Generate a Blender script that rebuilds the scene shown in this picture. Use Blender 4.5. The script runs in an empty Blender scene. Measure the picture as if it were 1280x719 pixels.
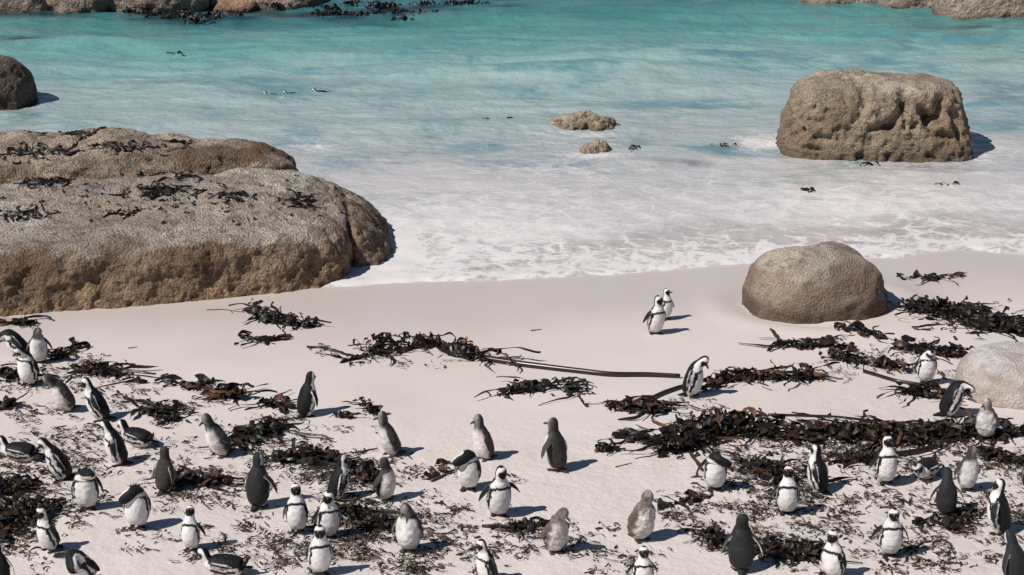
import bpy, bmesh, math, random
import numpy as np
from mathutils import Vector, Matrix
from mathutils.bvhtree import BVHTree
from mathutils.kdtree import KDTree

SC = bpy.context.scene
COL = SC.collection
R = math.radians

# ------------------------------------------------------------------ camera
CAM_H, PITCH, FPX = 8.9, R(17.5), 2200.0
cam_d = bpy.data.cameras.new('camera')
cam_d.sensor_width = 36.0
cam_d.lens = FPX / 1280 * 36.0
cam_d.clip_end = 6000
cam = bpy.data.objects.new('camera', cam_d)
COL.objects.link(cam)
cam.location = (0, 0, CAM_H)
cam.rotation_euler = (math.pi / 2 - PITCH, 0, 0)
SC.camera = cam

# ------------------------------------------------------------------ light
SUN_EL = R(48)
SH = Vector((0.40, 0.25)).normalized()           # the way shadows fall on the sand
world = bpy.data.worlds.new('World')
SC.world = world
world.use_nodes = True
wn = world.node_tree
sky = wn.nodes.new('ShaderNodeTexSky')
sky.sky_type = 'NISHITA'
sky.sun_disc = False
sky.sun_elevation = SUN_EL
sky.sun_rotation = math.atan2(-SH.x, -SH.y)
sky.dust_density = 0.2
sky.ozone_density = 4.5
bg = next(n for n in wn.nodes if n.type == 'BACKGROUND')
wn.links.new(sky.outputs[0], bg.inputs[0])
bg.inputs[1].default_value = 0.05
sun_d = bpy.data.lights.new('sun', 'SUN')
sun_d.energy = 5.0
sun_d.angle = R(0.55)
sun_d.color = (1.0, 0.95, 0.905)
sun = bpy.data.objects.new('sun', sun_d)
COL.objects.link(sun)
sun.rotation_euler = Vector((SH.x * math.cos(SUN_EL), SH.y * math.cos(SUN_EL), -math.sin(SUN_EL))).to_track_quat('-Z', 'Y').to_euler()
SC.view_settings.view_transform = 'Standard'
SC.view_settings.look = 'None'
SC.view_settings.exposure = -0.03
SC.view_settings.gamma = 1.0

rng = np.random.default_rng(7)
random.seed(7)


# ------------------------------------------------------------------ numeric helpers
def _hash(ix, iy, iz, seed):
    h = (ix.astype(np.uint32) * np.uint32(374761393) + iy.astype(np.uint32) * np.uint32(668265263)
         + iz.astype(np.uint32) * np.uint32(2147483647 - 98) + np.uint32(seed * 1274126177 & 0xffffffff))
    h = (h ^ (h >> np.uint32(13))) * np.uint32(1274126177)
    h = (h ^ (h >> np.uint32(16))) * np.uint32(2246822519)
    h = h ^ (h >> np.uint32(15))
    return h.astype(np.float64) / 4294967295.0


def vnoise(P, seed=0):
    P = np.asarray(P, float)
    I = np.floor(P).astype(np.int64)
    f = P - I
    u = f * f * f * (f * (f * 6 - 15) + 10)
    out = 0
    for dx in (0, 1):
        wx = u[:, 0] if dx else 1 - u[:, 0]
        for dy in (0, 1):
            wy = u[:, 1] if dy else 1 - u[:, 1]
            for dz in (0, 1):
                wz = u[:, 2] if dz else 1 - u[:, 2]
                out = out + wx * wy * wz * _hash((I[:, 0] + dx) & 0xffffffff, (I[:, 1] + dy) & 0xffffffff, (I[:, 2] + dz) & 0xffffffff, seed)
    return out * 2 - 1


def fbm(P, octv=4, seed=0, gain=0.5, lac=2.03):
    P = np.asarray(P, float)
    a, s, t = 1.0, 0.0, 0.0
    for o in range(octv):
        s = s + a * vnoise(P, seed + o * 17)
        t += a
        a *= gain
        P = P * lac + 11.3
    return s / t


def ridged(P, octv=3, seed=0):
    a, s, t = 1.0, 0.0, 0.0
    for o in range(octv):
        s = s + a * (1 - np.abs(vnoise(P, seed + o * 13)) * 2)
        t += a
        a *= 0.5
        P = P * 2.1 + 5.7
    return s / t


def sstep(a, b, x):
    t = np.clip((np.asarray(x, float) - a) / (b - a), 0, 1)
    return t * t * (3 - 2 * t)


CF = np.array([0, math.cos(PITCH), -math.sin(PITCH)])
CU = np.array([0, math.sin(PITCH), math.cos(PITCH)])


def ray(px, py):
    d = CF * FPX + np.array([1.0, 0, 0]) * (px - 640) - CU * (py - 359.5)
    return d / np.linalg.norm(d)


def project(P):
    P = np.asarray(P, float) - np.array([0, 0, CAM_H])
    z = P @ CF
    return 640 + FPX * P[:, 0] / z, 359.5 - FPX * (P @ CU) / z


def plane_at(px, py, z=0.0):
    d = ray(px, py)
    t = (z - CAM_H) / d[2]
    return np.array([0, 0, CAM_H]) + d * t


# the line where the swash ends
_sp = [(-600, 372), (0, 366), (440, 359), (500, 353), (600, 351), (700, 346), (780, 341), (860, 334), (930, 329),
       (1030, 326), (1120, 322), (1200, 313), (1290, 318), (1500, 312), (1900, 300)]
_sw = np.array([plane_at(*p) for p in _sp])


def shore(X):
    X = np.asarray(X, float)
    y = np.interp(X, _sw[:, 0], _sw[:, 1])
    Pn = np.stack([X * 1.1, X * 0, X * 0], -1).reshape(-1, 3)
    return y + 0.20 * fbm(Pn * 1.5, 4, 5, 0.6).reshape(X.shape)


_gx, _gy = np.arange(-70, 70.1, 0.2), np.arange(-20, 60.1, 0.2)
_GX, _GY = np.meshgrid(_gx, _gy)
_GN = fbm(np.stack([_GX.ravel() * 0.45, _GY.ravel() * 0.45, 0 * _GX.ravel()], -1), 3, 3).reshape(_GX.shape)


def gnoise(X, Y):
    u = np.clip((X + 70) / 0.2, 0, len(_gx) - 1.001)
    v = np.clip((Y + 20) / 0.2, 0, len(_gy) - 1.001)
    i, j = u.astype(int), v.astype(int)
    a, b = u - i, v - j
    return (_GN[j, i] * (1 - a) + _GN[j, i + 1] * a) * (1 - b) + (_GN[j + 1, i] * (1 - a) + _GN[j + 1, i + 1] * a) * b


def ground(X, Y):
    X = np.atleast_1d(np.asarray(X, float))
    Y = np.atleast_1d(np.asarray(Y, float))
    d = Y - np.interp(X, _sw[:, 0], _sw[:, 1])
    z = np.where(d < 0, -d * 0.028 + 0.0006 * d * d * (d > -30), -d * 0.045)
    z = np.where(d < -30, 1.38, z)
    z = np.maximum(z, -3.2)
    amp = 0.012 + 0.045 * sstep(-3, -9, d)
    z = z + amp * gnoise(X, Y)
    return z


def at_many(px, py):
    d = CF[None] * FPX + np.outer(px - 640, [1.0, 0, 0]) - np.outer(py - 359.5, CU)
    z = np.full(len(px), 0.4)
    for _ in range(8):
        p = d * ((z - CAM_H) / d[:, 2])[:, None]
        z = ground(p[:, 0], p[:, 1])
    p[:, 2] = z
    return p


def at(px, py):
    d = ray(px, py)
    o = np.array([0, 0, CAM_H])
    z = 0.4
    for _ in range(12):
        p = o + d * ((z - CAM_H) / d[2])
        z = float(ground(p[0], p[1])[0])
    return np.array([p[0], p[1], z])


# ------------------------------------------------------------------ mesh helpers
def mesh_np(name, V, F, smooth=True):
    """V (n,3), F (m,k) arrays with one face size."""
    V = np.asarray(V, np.float32)
    F = np.asarray(F, np.int32)
    me = bpy.data.meshes.new(name)
    me.vertices.add(len(V))
    me.vertices.foreach_set('co', V.ravel())
    k = F.shape[1]
    me.loops.add(F.size)
    me.loops.foreach_set('vertex_index', F.ravel())
    me.polygons.add(len(F))
    me.polygons.foreach_set('loop_start', np.arange(0, F.size, k, dtype=np.int32))
    me.polygons.foreach_set('loop_total', np.full(len(F), k, np.int32))
    if smooth:
        me.polygons.foreach_set('use_smooth', np.ones(len(F), bool))
    me.update(calc_edges=True)
    me.validate()
    return me


def set_col(me, name, C):
    a = me.color_attributes.new(name, 'FLOAT_COLOR', 'POINT')
    C = np.asarray(C, np.float32)
    if C.shape[1] == 3:
        C = np.concatenate([C, np.ones((len(C), 1), np.float32)], 1)
    a.data.foreach_set('color', C.ravel())


def set_val(me, name, v):
    a = me.attributes.new(name, 'FLOAT', 'POINT')
    a.data.foreach_set('value', np.asarray(v, np.float32).ravel())


def obj(name, me, mat=None, parent=None, loc=None, rotz=None):
    o = bpy.data.objects.new(name, me)
    COL.objects.link(o)
    if mat:
        me.materials.append(mat)
    if parent is not None:
        o.parent = parent
    if loc is not None:
        o.location = loc
    if rotz is not None:
        o.rotation_euler = (0, 0, rotz)
    return o


def empty(name, loc=(0, 0, 0)):
    o = bpy.data.objects.new(name, None)
    COL.objects.link(o)
    o.location = loc
    o.empty_display_size = 0.1
    return o


def tag(o, label=None, cat=None, group=None, kind=None):
    if label: o['label'] = label
    if cat: o['category'] = cat
    if group: o['group'] = group
    if kind: o['kind'] = kind
    return o


_ico = {}


def ico(n):
    if n not in _ico:
        bm = bmesh.new()
        bmesh.ops.create_icosphere(bm, subdivisions=n, radius=1)
        V = np.array([v.co[:] for v in bm.verts])
        F = np.array([[v.index for v in f.verts] for f in bm.faces])
        bm.free()
        _ico[n] = (V / np.linalg.norm(V, axis=1)[:, None], F)
    return _ico[n]


def normals_of(V, F):
    n = np.cross(V[F[:, 1]] - V[F[:, 0]], V[F[:, 2]] - V[F[:, 0]])
    N = np.zeros_like(V)
    for k in range(F.shape[1]):
        np.add.at(N, F[:, k], n)
    return N / (np.linalg.norm(N, axis=1)[:, None] + 1e-12)


def remesh(V, F, voxel):
    me = bpy.data.meshes.new('tmp')
    me.from_pydata(V.tolist(), [], F)
    o = bpy.data.objects.new('tmp', me)
    COL.objects.link(o)
    md = o.modifiers.new('r', 'REMESH')
    md.mode = 'VOXEL'
    md.voxel_size = voxel
    md.adaptivity = 0
    dg = bpy.context.evaluated_depsgraph_get()
    ev = o.evaluated_get(dg)
    m2 = ev.to_mesh()
    nv = len(m2.vertices)
    co = np.empty(nv * 3, np.float32)
    m2.vertices.foreach_get('co', co)
    nl = len(m2.loops)
    vi = np.empty(nl, np.int32)
    m2.loops.foreach_get('vertex_index', vi)
    ev.to_mesh_clear()
    bpy.data.objects.remove(o)
    bpy.data.meshes.remove(me)
    return co.reshape(-1, 3).astype(float), vi.reshape(-1, 4)


# ------------------------------------------------------------------ material helpers
def mat_new(name):
    m = bpy.data.materials.new(name)
    m.use_nodes = True
    nt = m.node_tree
    b = next(n for n in nt.nodes if n.type == 'BSDF_PRINCIPLED')
    return m, nt, b


class N:
    def __init__(s, nt): s.nt = nt

    def __call__(s, t, **kw):
        n = s.nt.nodes.new(t)
        for k, v in kw.items():
            if hasattr(n, k) and k not in ('inputs',):
                setattr(n, k, v)
        return n

    def link(s, a, b): s.nt.links.new(a, b)

    def noise(s, vec, scale, detail=4, rough=0.55, dist=0.0):
        n = s.nt.nodes.new('ShaderNodeTexNoise')
        n.inputs['Scale'].default_value = scale
        n.inputs['Detail'].default_value = detail
        n.inputs['Roughness'].default_value = rough
        n.inputs['Distortion'].default_value = dist
        if vec is not None: s.link(vec, n.inputs['Vector'])
        return n.outputs['Fac']

    def vor(s, vec, scale, feature='F1'):
        n = s.nt.nodes.new('ShaderNodeTexVoronoi')
        n.feature = feature
        n.inputs['Scale'].default_value = scale
        if vec is not None: s.link(vec, n.inputs['Vector'])
        return n.outputs['Distance']

    def ramp(s, fac, stops):
        n = s.nt.nodes.new('ShaderNodeValToRGB')
        e = n.color_ramp.elements
        while len(e) < len(stops): e.new(0.5)
        for el, (p, c) in zip(e, stops):
            el.position = p
            el.color = (c if len(c) == 4 else (*c, 1)) if hasattr(c, '__len__') else (c, c, c, 1)
        s.link(fac, n.inputs[0])
        return n.outputs[0]

    def mix(s, fac, a, b, mode='MIX'):
        n = s.nt.nodes.new('ShaderNodeMix')
        n.data_type = 'RGBA'
        n.blend_type = mode
        for sock, v in ((n.inputs['Factor'], fac), (n.inputs[6], a), (n.inputs[7], b)):
            if isinstance(v, bpy.types.NodeSocket): s.link(v, sock)
            elif isinstance(v, (int, float)): sock.default_value = v if sock.type == 'VALUE' else (v, v, v, 1)
            else: sock.default_value = (*v, 1) if len(v) == 3 else v
        return n.outputs[2]

    def math(s, op, a, b=0.0, clamp=False):
        n = s.nt.nodes.new('ShaderNodeMath')
        n.operation = op
        n.use_clamp = clamp
        for i, v in enumerate((a, b)):
            if isinstance(v, bpy.types.NodeSocket): s.link(v, n.inputs[i])
            else: n.inputs[i].default_value = v
        return n.outputs[0]

    def attr(s, name, out='Fac'):
        n = s.nt.nodes.new('ShaderNodeAttribute')
        n.attribute_name = name
        return n.outputs[out]

    def mapping(s, vec, scale=(1, 1, 1), rot=(0, 0, 0)):
        n = s.nt.nodes.new('ShaderNodeMapping')
        n.inputs['Scale'].default_value = scale
        n.inputs['Rotation'].default_value = rot
        s.link(vec, n.inputs['Vector'])
        return n.outputs[0]

    def bump(s, h, strength, dist, normal=None):
        n = s.nt.nodes.new('ShaderNodeBump')
        n.inputs['Strength'].default_value = strength
        n.inputs['Distance'].default_value = dist
        s.link(h, n.inputs['Height'])
        if normal is not None: s.link(normal, n.inputs['Normal'])
        return n.outputs[0]

    def pos(s):
        return s.nt.nodes.new('ShaderNodeNewGeometry').outputs['Position']


def sand_material():
    m, nt, b = mat_new('sand')
    n = N(nt)
    p = n.pos()
    big = n.noise(p, 0.35, 4)
    fine = n.noise(p, 60, 3, 0.7)
    wet = n.attr('wet')
    base = n.ramp(big, [(0.3, (0.578, 0.515, 0.478)), (0.7, (0.628, 0.568, 0.530))])
    base = n.mix(n.math('MULTIPLY', fine, 0.22), base, (0.50, 0.43, 0.40))
    speck = n.ramp(n.noise(p, 22, 2, 0.5), [(0.70, 0.0), (0.78, 1.0)])
    tramp = n.attr('tramp')
    base = n.mix(n.math('MULTIPLY', n.math('MULTIPLY', speck, 0.35), tramp), base, (0.28, 0.23, 0.20))
    base = n.mix(n.math('MULTIPLY', wet, 0.5), base, (0.50, 0.435, 0.40))
    n.link(base, b.inputs['Base Color'])
    r = n.math('SUBTRACT', 0.95, n.math('MULTIPLY', wet, 0.66))
    n.link(r, b.inputs['Roughness'])
    n.link(n.math('ADD', 0.15, n.math('MULTIPLY', wet, 0.35)), b.inputs['Specular IOR Level'])
    h = n.math('ADD', n.math('MULTIPLY', n.noise(p, 9, 3, 0.6), tramp), n.math('MULTIPLY', n.noise(p, 45, 2), 0.12))
    h = n.math('MULTIPLY', h, n.math('SUBTRACT', 1.0, n.math('MULTIPLY', wet, 0.9)))
    n.link(n.bump(h, 0.7, 0.03), b.inputs['Normal'])
    return m


def rock_material(name, top, side, stain, dark, speck=0.5, fine=1.0, bumpd=0.03):
    m, nt, b = mat_new(name)
    n = N(nt)
    p = n.pos()
    t = n.attr('top')
    st = n.attr('stain')
    pit = n.attr('pit')
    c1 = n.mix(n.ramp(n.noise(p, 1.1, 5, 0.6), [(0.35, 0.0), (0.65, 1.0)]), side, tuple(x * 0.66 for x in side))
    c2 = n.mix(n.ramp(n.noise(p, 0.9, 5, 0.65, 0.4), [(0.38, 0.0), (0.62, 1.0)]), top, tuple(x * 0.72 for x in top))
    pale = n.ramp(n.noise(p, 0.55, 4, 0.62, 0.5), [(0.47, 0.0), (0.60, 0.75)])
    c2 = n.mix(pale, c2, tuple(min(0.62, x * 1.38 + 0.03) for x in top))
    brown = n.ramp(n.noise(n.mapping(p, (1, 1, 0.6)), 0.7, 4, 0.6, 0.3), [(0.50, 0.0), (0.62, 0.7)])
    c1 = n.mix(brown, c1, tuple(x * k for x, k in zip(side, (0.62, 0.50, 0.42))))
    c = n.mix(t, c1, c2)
    c = n.mix(st, c, n.mix(n.ramp(n.noise(p, 3.0, 4), [(0.4, 0.0), (0.6, 1.0)]), stain, tuple(x * 0.6 for x in stain)))
    # crystals: dark mica and pale feldspar grains
    g1 = n.ramp(n.noise(p, 26 * fine, 3, 0.75), [(0.40, 1.0), (0.54, 0.0)])
    c = n.mix(n.math('MULTIPLY', g1, speck), c, dark)
    g2 = n.ramp(n.vor(p, 20 * fine), [(0.10, 1.0), (0.28, 0.0)])
    g2 = n.math('MULTIPLY', g2, n.ramp(n.noise(p, 7 * fine, 2), [(0.48, 0.0), (0.6, 1.0)]))
    c = n.mix(n.math('MULTIPLY', g2, speck * 0.9), c, (0.52, 0.46, 0.38))
    blot = n.ramp(n.noise(p, 4.5, 5, 0.7), [(0.36, 1.0), (0.52, 0.0)])
    c = n.mix(n.math('MULTIPLY', blot, 0.6), c, dark)
    c = n.mix(pit, c, n.mix(0.55, tuple(x * 0.9 for x in dark), tuple(x * k for x, k in zip(side, (0.62, 0.46, 0.36)))))
    n.link(c, b.inputs['Base Color'])
    b.inputs['Roughness'].default_value = 0.88
    b.inputs['Specular IOR Level'].default_value = 0.25
    h = n.math('ADD', n.noise(p, 14 * fine, 5, 0.72), n.math('MULTIPLY', n.vor(p, 22 * fine), 0.5))
    n.link(n.bump(h, 1.0, bumpd * 1.8), b.inputs['Normal'])
    return m


def kelp_material():
    m, nt, b = mat_new('kelp')
    n = N(nt)
    c = n.attr('Col', 'Color')
    p = n.pos()
    c = n.mix(n.ramp(n.noise(p, 18, 3), [(0.4, 0.0), (0.7, 0.6)]), c, (0.010, 0.008, 0.007))
    n.link(c, b.inputs['Base Color'])
    n.link(n.ramp(n.noise(p, 9, 2), [(0.35, 0.26), (0.65, 0.6)]), b.inputs['Roughness'])
    b.inputs['Specular IOR Level'].default_value = 0.3
    n.link(n.bump(n.noise(p, 60, 2), 0.4, 0.01), b.inputs['Normal'])
    return m


def litter_material():
    m, nt, b = mat_new('dried_kelp')
    n = N(nt)
    n.link(n.attr('Col', 'Color'), b.inputs['Base Color'])
    b.inputs['Roughness'].default_value = 0.7
    b.inputs['Specular IOR Level'].default_value = 0.25
    return m


def feather_material():
    m, nt, b = mat_new('feathers')
    n = N(nt)
    c = n.attr('Col', 'Color')
    tc = n('ShaderNodeTexCoord').outputs['Object']
    v = n.noise(tc, 38, 4, 0.65)
    c = n.mix(n.math('MULTIPLY', n.ramp(v, [(0.35, 1.0), (0.65, 0.0)]), 0.28), c, n.mix(0.5, c, (0.0, 0.0, 0.0)))
    n.link(c, b.inputs['Base Color'])
    b.inputs['Roughness'].default_value = 0.62
    b.inputs['Specular IOR Level'].default_value = 0.16
    b.inputs['Sheen Weight'].default_value = 0.03
    n.link(n.bump(n.noise(tc, 90, 3, 0.7), 0.35, 0.006), b.inputs['Normal'])
    return m


def plain(name, c, rough=0.5, spec=0.5):
    m, nt, b = mat_new(name)
    n = N(nt)
    tc = n('ShaderNodeTexCoord').outputs['Object']
    n.link(n.mix(n.noise(tc, 60, 3), tuple(x * 0.75 for x in c), tuple(min(1, x * 1.25) for x in c)), b.inputs['Base Color'])
    b.inputs['Roughness'].default_value = rough
    b.inputs['Specular IOR Level'].default_value = spec
    return m


def water_material():
    m, nt, b = mat_new('sea_water')
    n = N(nt)
    p = n.pos()
    d = n.attr('offshore')                     # metres from the swash line
    foam = n.attr('foam')
    weed = n.attr('weed')
    warp = n.noise(n.mapping(p, (0.16, 0.24, 1)), 1.0, 4, 0.6)
    dd = n.math('ADD', d, n.math('MULTIPLY', n.math('SUBTRACT', warp, 0.5), 10.0))
    fac = n.math('DIVIDE', dd, 50.0, True)
    c = n.ramp(fac, [(0.0, (0.60, 0.55, 0.525)), (0.10, (0.54, 0.51, 0.49)), (0.18, (0.39, 0.405, 0.395)), (0.28, (0.33, 0.405, 0.395)),
                     (0.37, (0.27, 0.395, 0.375)), (0.46, (0.145, 0.315, 0.29)), (0.58, (0.060, 0.20, 0.19)), (0.85, (0.02, 0.10, 0.125))])
    # clearer, bluer water between stirred-up sand, plus swell faces painted darker
    pm = n.mapping(p, (0.30, 0.42, 1))
    clear_swell_fac = n.ramp(n.math('ADD', n.noise(pm, 1.3, 8, 0.70, 0.4), n.math('MULTIPLY', n.attr('clear_swell'), 0.17)), [(0.53, 0.0), (0.68, 1.0)])
    zone = n.ramp(n.math('DIVIDE', d, 50.0, True), [(0.06, 0.0), (0.16, 1.0)])
    c = n.mix(n.math('MULTIPLY', n.math('MULTIPLY', clear_swell_fac, zone), 0.78), c, (0.085, 0.225, 0.25))
    c = n.mix(weed, c, (0.012, 0.035, 0.05))
    # foam lace
    q = n.mapping(p, (1.15, 1.35, 1))
    wv = n('ShaderNodeVectorMath', operation='ADD')
    nz = n.nt.nodes.new('ShaderNodeTexNoise')
    nz.inputs['Scale'].default_value = 0.9
    nz.inputs['Detail'].default_value = 4
    n.link(q, nz.inputs['Vector'])
    sc = n('ShaderNodeVectorMath', operation='SCALE')
    n.link(nz.outputs['Color'], sc.inputs[0])
    sc.inputs['Scale'].default_value = 1.6
    n.link(q, wv.inputs[0])
    n.link(sc.outputs[0], wv.inputs[1])
    cell = n.vor(wv.outputs[0], 1.5, 'DISTANCE_TO_EDGE')
    lace = n.ramp(cell, [(0.0, 1.0), (0.16, 0.0)])
    cell2 = n.vor(wv.outputs[0], 4.2, 'DISTANCE_TO_EDGE')
    lace2 = n.ramp(cell2, [(0.0, 1.0), (0.2, 0.0)])
    cloud = n.noise(wv.outputs[0], 1.3, 5, 0.68)
    f = n.math('ADD', n.math('MULTIPLY', lace, 0.22), n.math('ADD', n.math('MULTIPLY', lace2, 0.14), n.math('MULTIPLY', cloud, 1.0)))
    f = n.math('ADD', f, n.math('SUBTRACT', n.math('MULTIPLY', foam, 0.95), 1.14))
    f = n.ramp(f, [(-0.0, 0.0), (0.6, 1.0)])
    c = n.mix(f, c, (0.64, 0.612, 0.597))
    n.link(c, b.inputs['Base Color'])
    n.link(n.math('ADD', 0.10, n.math('MULTIPLY', f, 0.6)), b.inputs['Roughness'])
    b.inputs['IOR'].default_value = 1.333
    b.inputs['Specular IOR Level'].default_value = 0.30
    rip = n.math('ADD', n.noise(n.mapping(p, (1.5, 2.0, 1)), 1.3, 5, 0.58), n.math('MULTIPLY', n.noise(n.mapping(p, (0.35, 0.7, 1)), 1.0, 3), 1.0))
    h = n.math('ADD', n.math('MULTIPLY', rip, n.attr('rough')), n.math('MULTIPLY', f, 0.10))
    n.link(n.bump(h, 1.0, 0.095), b.inputs['Normal'])
    tr = n('ShaderNodeBsdfTransparent')
    ms = n('ShaderNodeMixShader')
    out = next(k for k in nt.nodes if k.type == 'OUTPUT_MATERIAL')
    cov = n.math('MAXIMUM', n.attr('cover'), f)
    n.link(cov, ms.inputs[0])
    n.link(tr.outputs[0], ms.inputs[1])
    n.link(b.outputs[0], ms.inputs[2])
    n.link(ms.outputs[0], out.inputs['Surface'])
    return m


M_SAND = sand_material()
M_WATER = water_material()
M_KELP = kelp_material()
M_LITTER = litter_material()
M_FEATHER = feather_material()
M_BILL = plain('bill_horn', (0.025, 0.024, 0.024), 0.4)
M_BILLJ = plain('young_bill_horn', (0.06, 0.055, 0.052), 0.45)
M_EYE = plain('eye_gloss', (0.015, 0.012, 0.010), 0.12)
M_STICK = plain('dry_stalk', (0.10, 0.065, 0.045), 0.75, 0.2)
M_STIPE = plain('kelp_stipe', (0.022, 0.014, 0.011), 0.28, 0.5)


# ------------------------------------------------------------------ sand and sea
def grid(xs, ys):
    X, Y = np.meshgrid(xs, ys)
    nx, ny = len(xs), len(ys)
    i = np.arange(nx * ny).reshape(ny, nx)
    F = np.stack([i[:-1, :-1], i[:-1, 1:], i[1:, 1:], i[1:, :-1]], -1).reshape(-1, 4)
    return X.ravel(), Y.ravel(), F


SAND = {}


def sand_z(x, y):
    xs, ys, Z = SAND['xs'], SAND['ys'], SAND['Z']
    i = int(np.clip(np.searchsorted(xs, x) - 1, 0, len(xs) - 2)); j = int(np.clip(np.searchsorted(ys, y) - 1, 0, len(ys) - 2))
    a, b = (x - xs[i]) / (xs[i + 1] - xs[i]), (y - ys[j]) / (ys[j + 1] - ys[j])
    return (Z[j, i] * (1 - a) + Z[j, i + 1] * a) * (1 - b) + (Z[j + 1, i] * (1 - a) + Z[j + 1, i + 1] * a) * b


def build_sand():
    xs = np.concatenate([np.linspace(-3000, -60, 8), np.linspace(-50, -13, 30), np.arange(-12.6, 12.7, 0.085), np.linspace(13, 50, 30), np.linspace(60, 3000, 8)])
    ys = np.concatenate([np.linspace(-60, 12, 20), np.arange(13, 34, 0.085), np.linspace(34.5, 90, 40), np.linspace(120, 4000, 10)])
    X, Y, F = grid(xs, ys)
    Z = ground(X, Y)
    d = Y - shore(X)
    P = np.stack([X, Y, 0 * X], -1)
    tramp = sstep(-4.5, -9.5, d + 1.5 * fbm(P * 0.4, 2, 21))
    near = (np.abs(X) < 13) & (Y > 12) & (Y < 34)
    Z = Z + np.where(near, tramp * (0.016 * fbm(P * 2.6, 3, 8) + 0.010 * fbm(P * 6.5, 2, 9)), 0)
    SAND.update(xs=xs, ys=ys)
    g0 = at(1021, 400)
    rr = np.hypot(X - g0[0] - 0.13, Y - g0[1] - 0.98)
    Z = Z - 0.05 * np.exp(-((rr - 1.15) / 0.22) ** 2) + 0.025 * np.exp(-((rr - 1.7) / 0.25) ** 2)
    SAND['Z'] = Z.reshape(len(ys), len(xs))
    me = mesh_np('sand_beach', np.stack([X, Y, Z], -1), F)
    wet = sstep(-5.2, -1.2, d + 1.1 * fbm(P * 0.5, 3, 31))
    set_val(me, 'wet', wet)
    set_val(me, 'tramp', tramp)
    tag(obj('sand_beach', me, M_SAND), kind='structure')


FOAM_SPOTS = [(354, 126, 12, 2.5, 0.75), (480, 300, 60, 36, 0.22), (600, 325, 160, 22, 0.15),(1097, 208, 120, 5, 0.25), (735, 170, 60, 5, 0.45), (760, 196, 50, 5, 0.45), (1225, 200, 20, 6, 0.3),  # image x, y, radius x, radius y, amount
    (395, 190, 34, 14, 0.5), (470, 325, 45, 28, 0.5), (955, 180, 40, 14, 0.72), (1245, 190, 40, 9, 0.45), (735, 180, 90, 22, 0.25),
    (690, 210, 90, 20, 0.35), (600, 290, 120, 30, 0.25), (1120, 260, 120, 20, 0.25), (385, 182, 30, 12, 0.22), (870, 215, 70, 20, 0.2), (560, 260, 60, 15, 0.2)]
WEED_SPOTS = [(10, 52, 45, 9, 0.75), (260, 22, 110, 12, 0.8), (470, 20, 100, 13, 0.8), (600, 12, 60, 7, 0.5), (905, 183, 28, 5, 0.6),
              (840, 4, 60, 5, 0.45), (30, 20, 80, 8, 0.6), (1230, 32, 80, 10, 0.45), (1120, 210, 90, 5, 0.3), (360, 120, 14, 3, 0.2), (850, 205, 40, 5, 0.35)]


CLEAR_SWELL_SPOTS = [(290, 105, 70, 7, .8), (150, 136, 90, 6, .6), (430, 125, 70, 7, .6), (700, 92, 80, 6, .9), (885, 76, 70, 5, .9), (580, 165, 70, 8, .6), (850, 130, 110, 12, .6), (1060, 80, 110, 9, .6),  # clear-water patches, and swell faces whose weaker sky reflection is painted as colour
               (1255, 112, 60, 22, .8), (885, 188, 70, 10, .8), (1245, 150, 50, 14, .7), (960, 232, 70, 4, .45), (740, 58, 110, 5, .6), (70, 62, 80, 7, .7), (940, 40, 120, 6, .7), (1180, 45, 110, 7, .7), (330, 40, 120, 6, .4), (700, 205, 60, 6, .5)]


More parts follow.
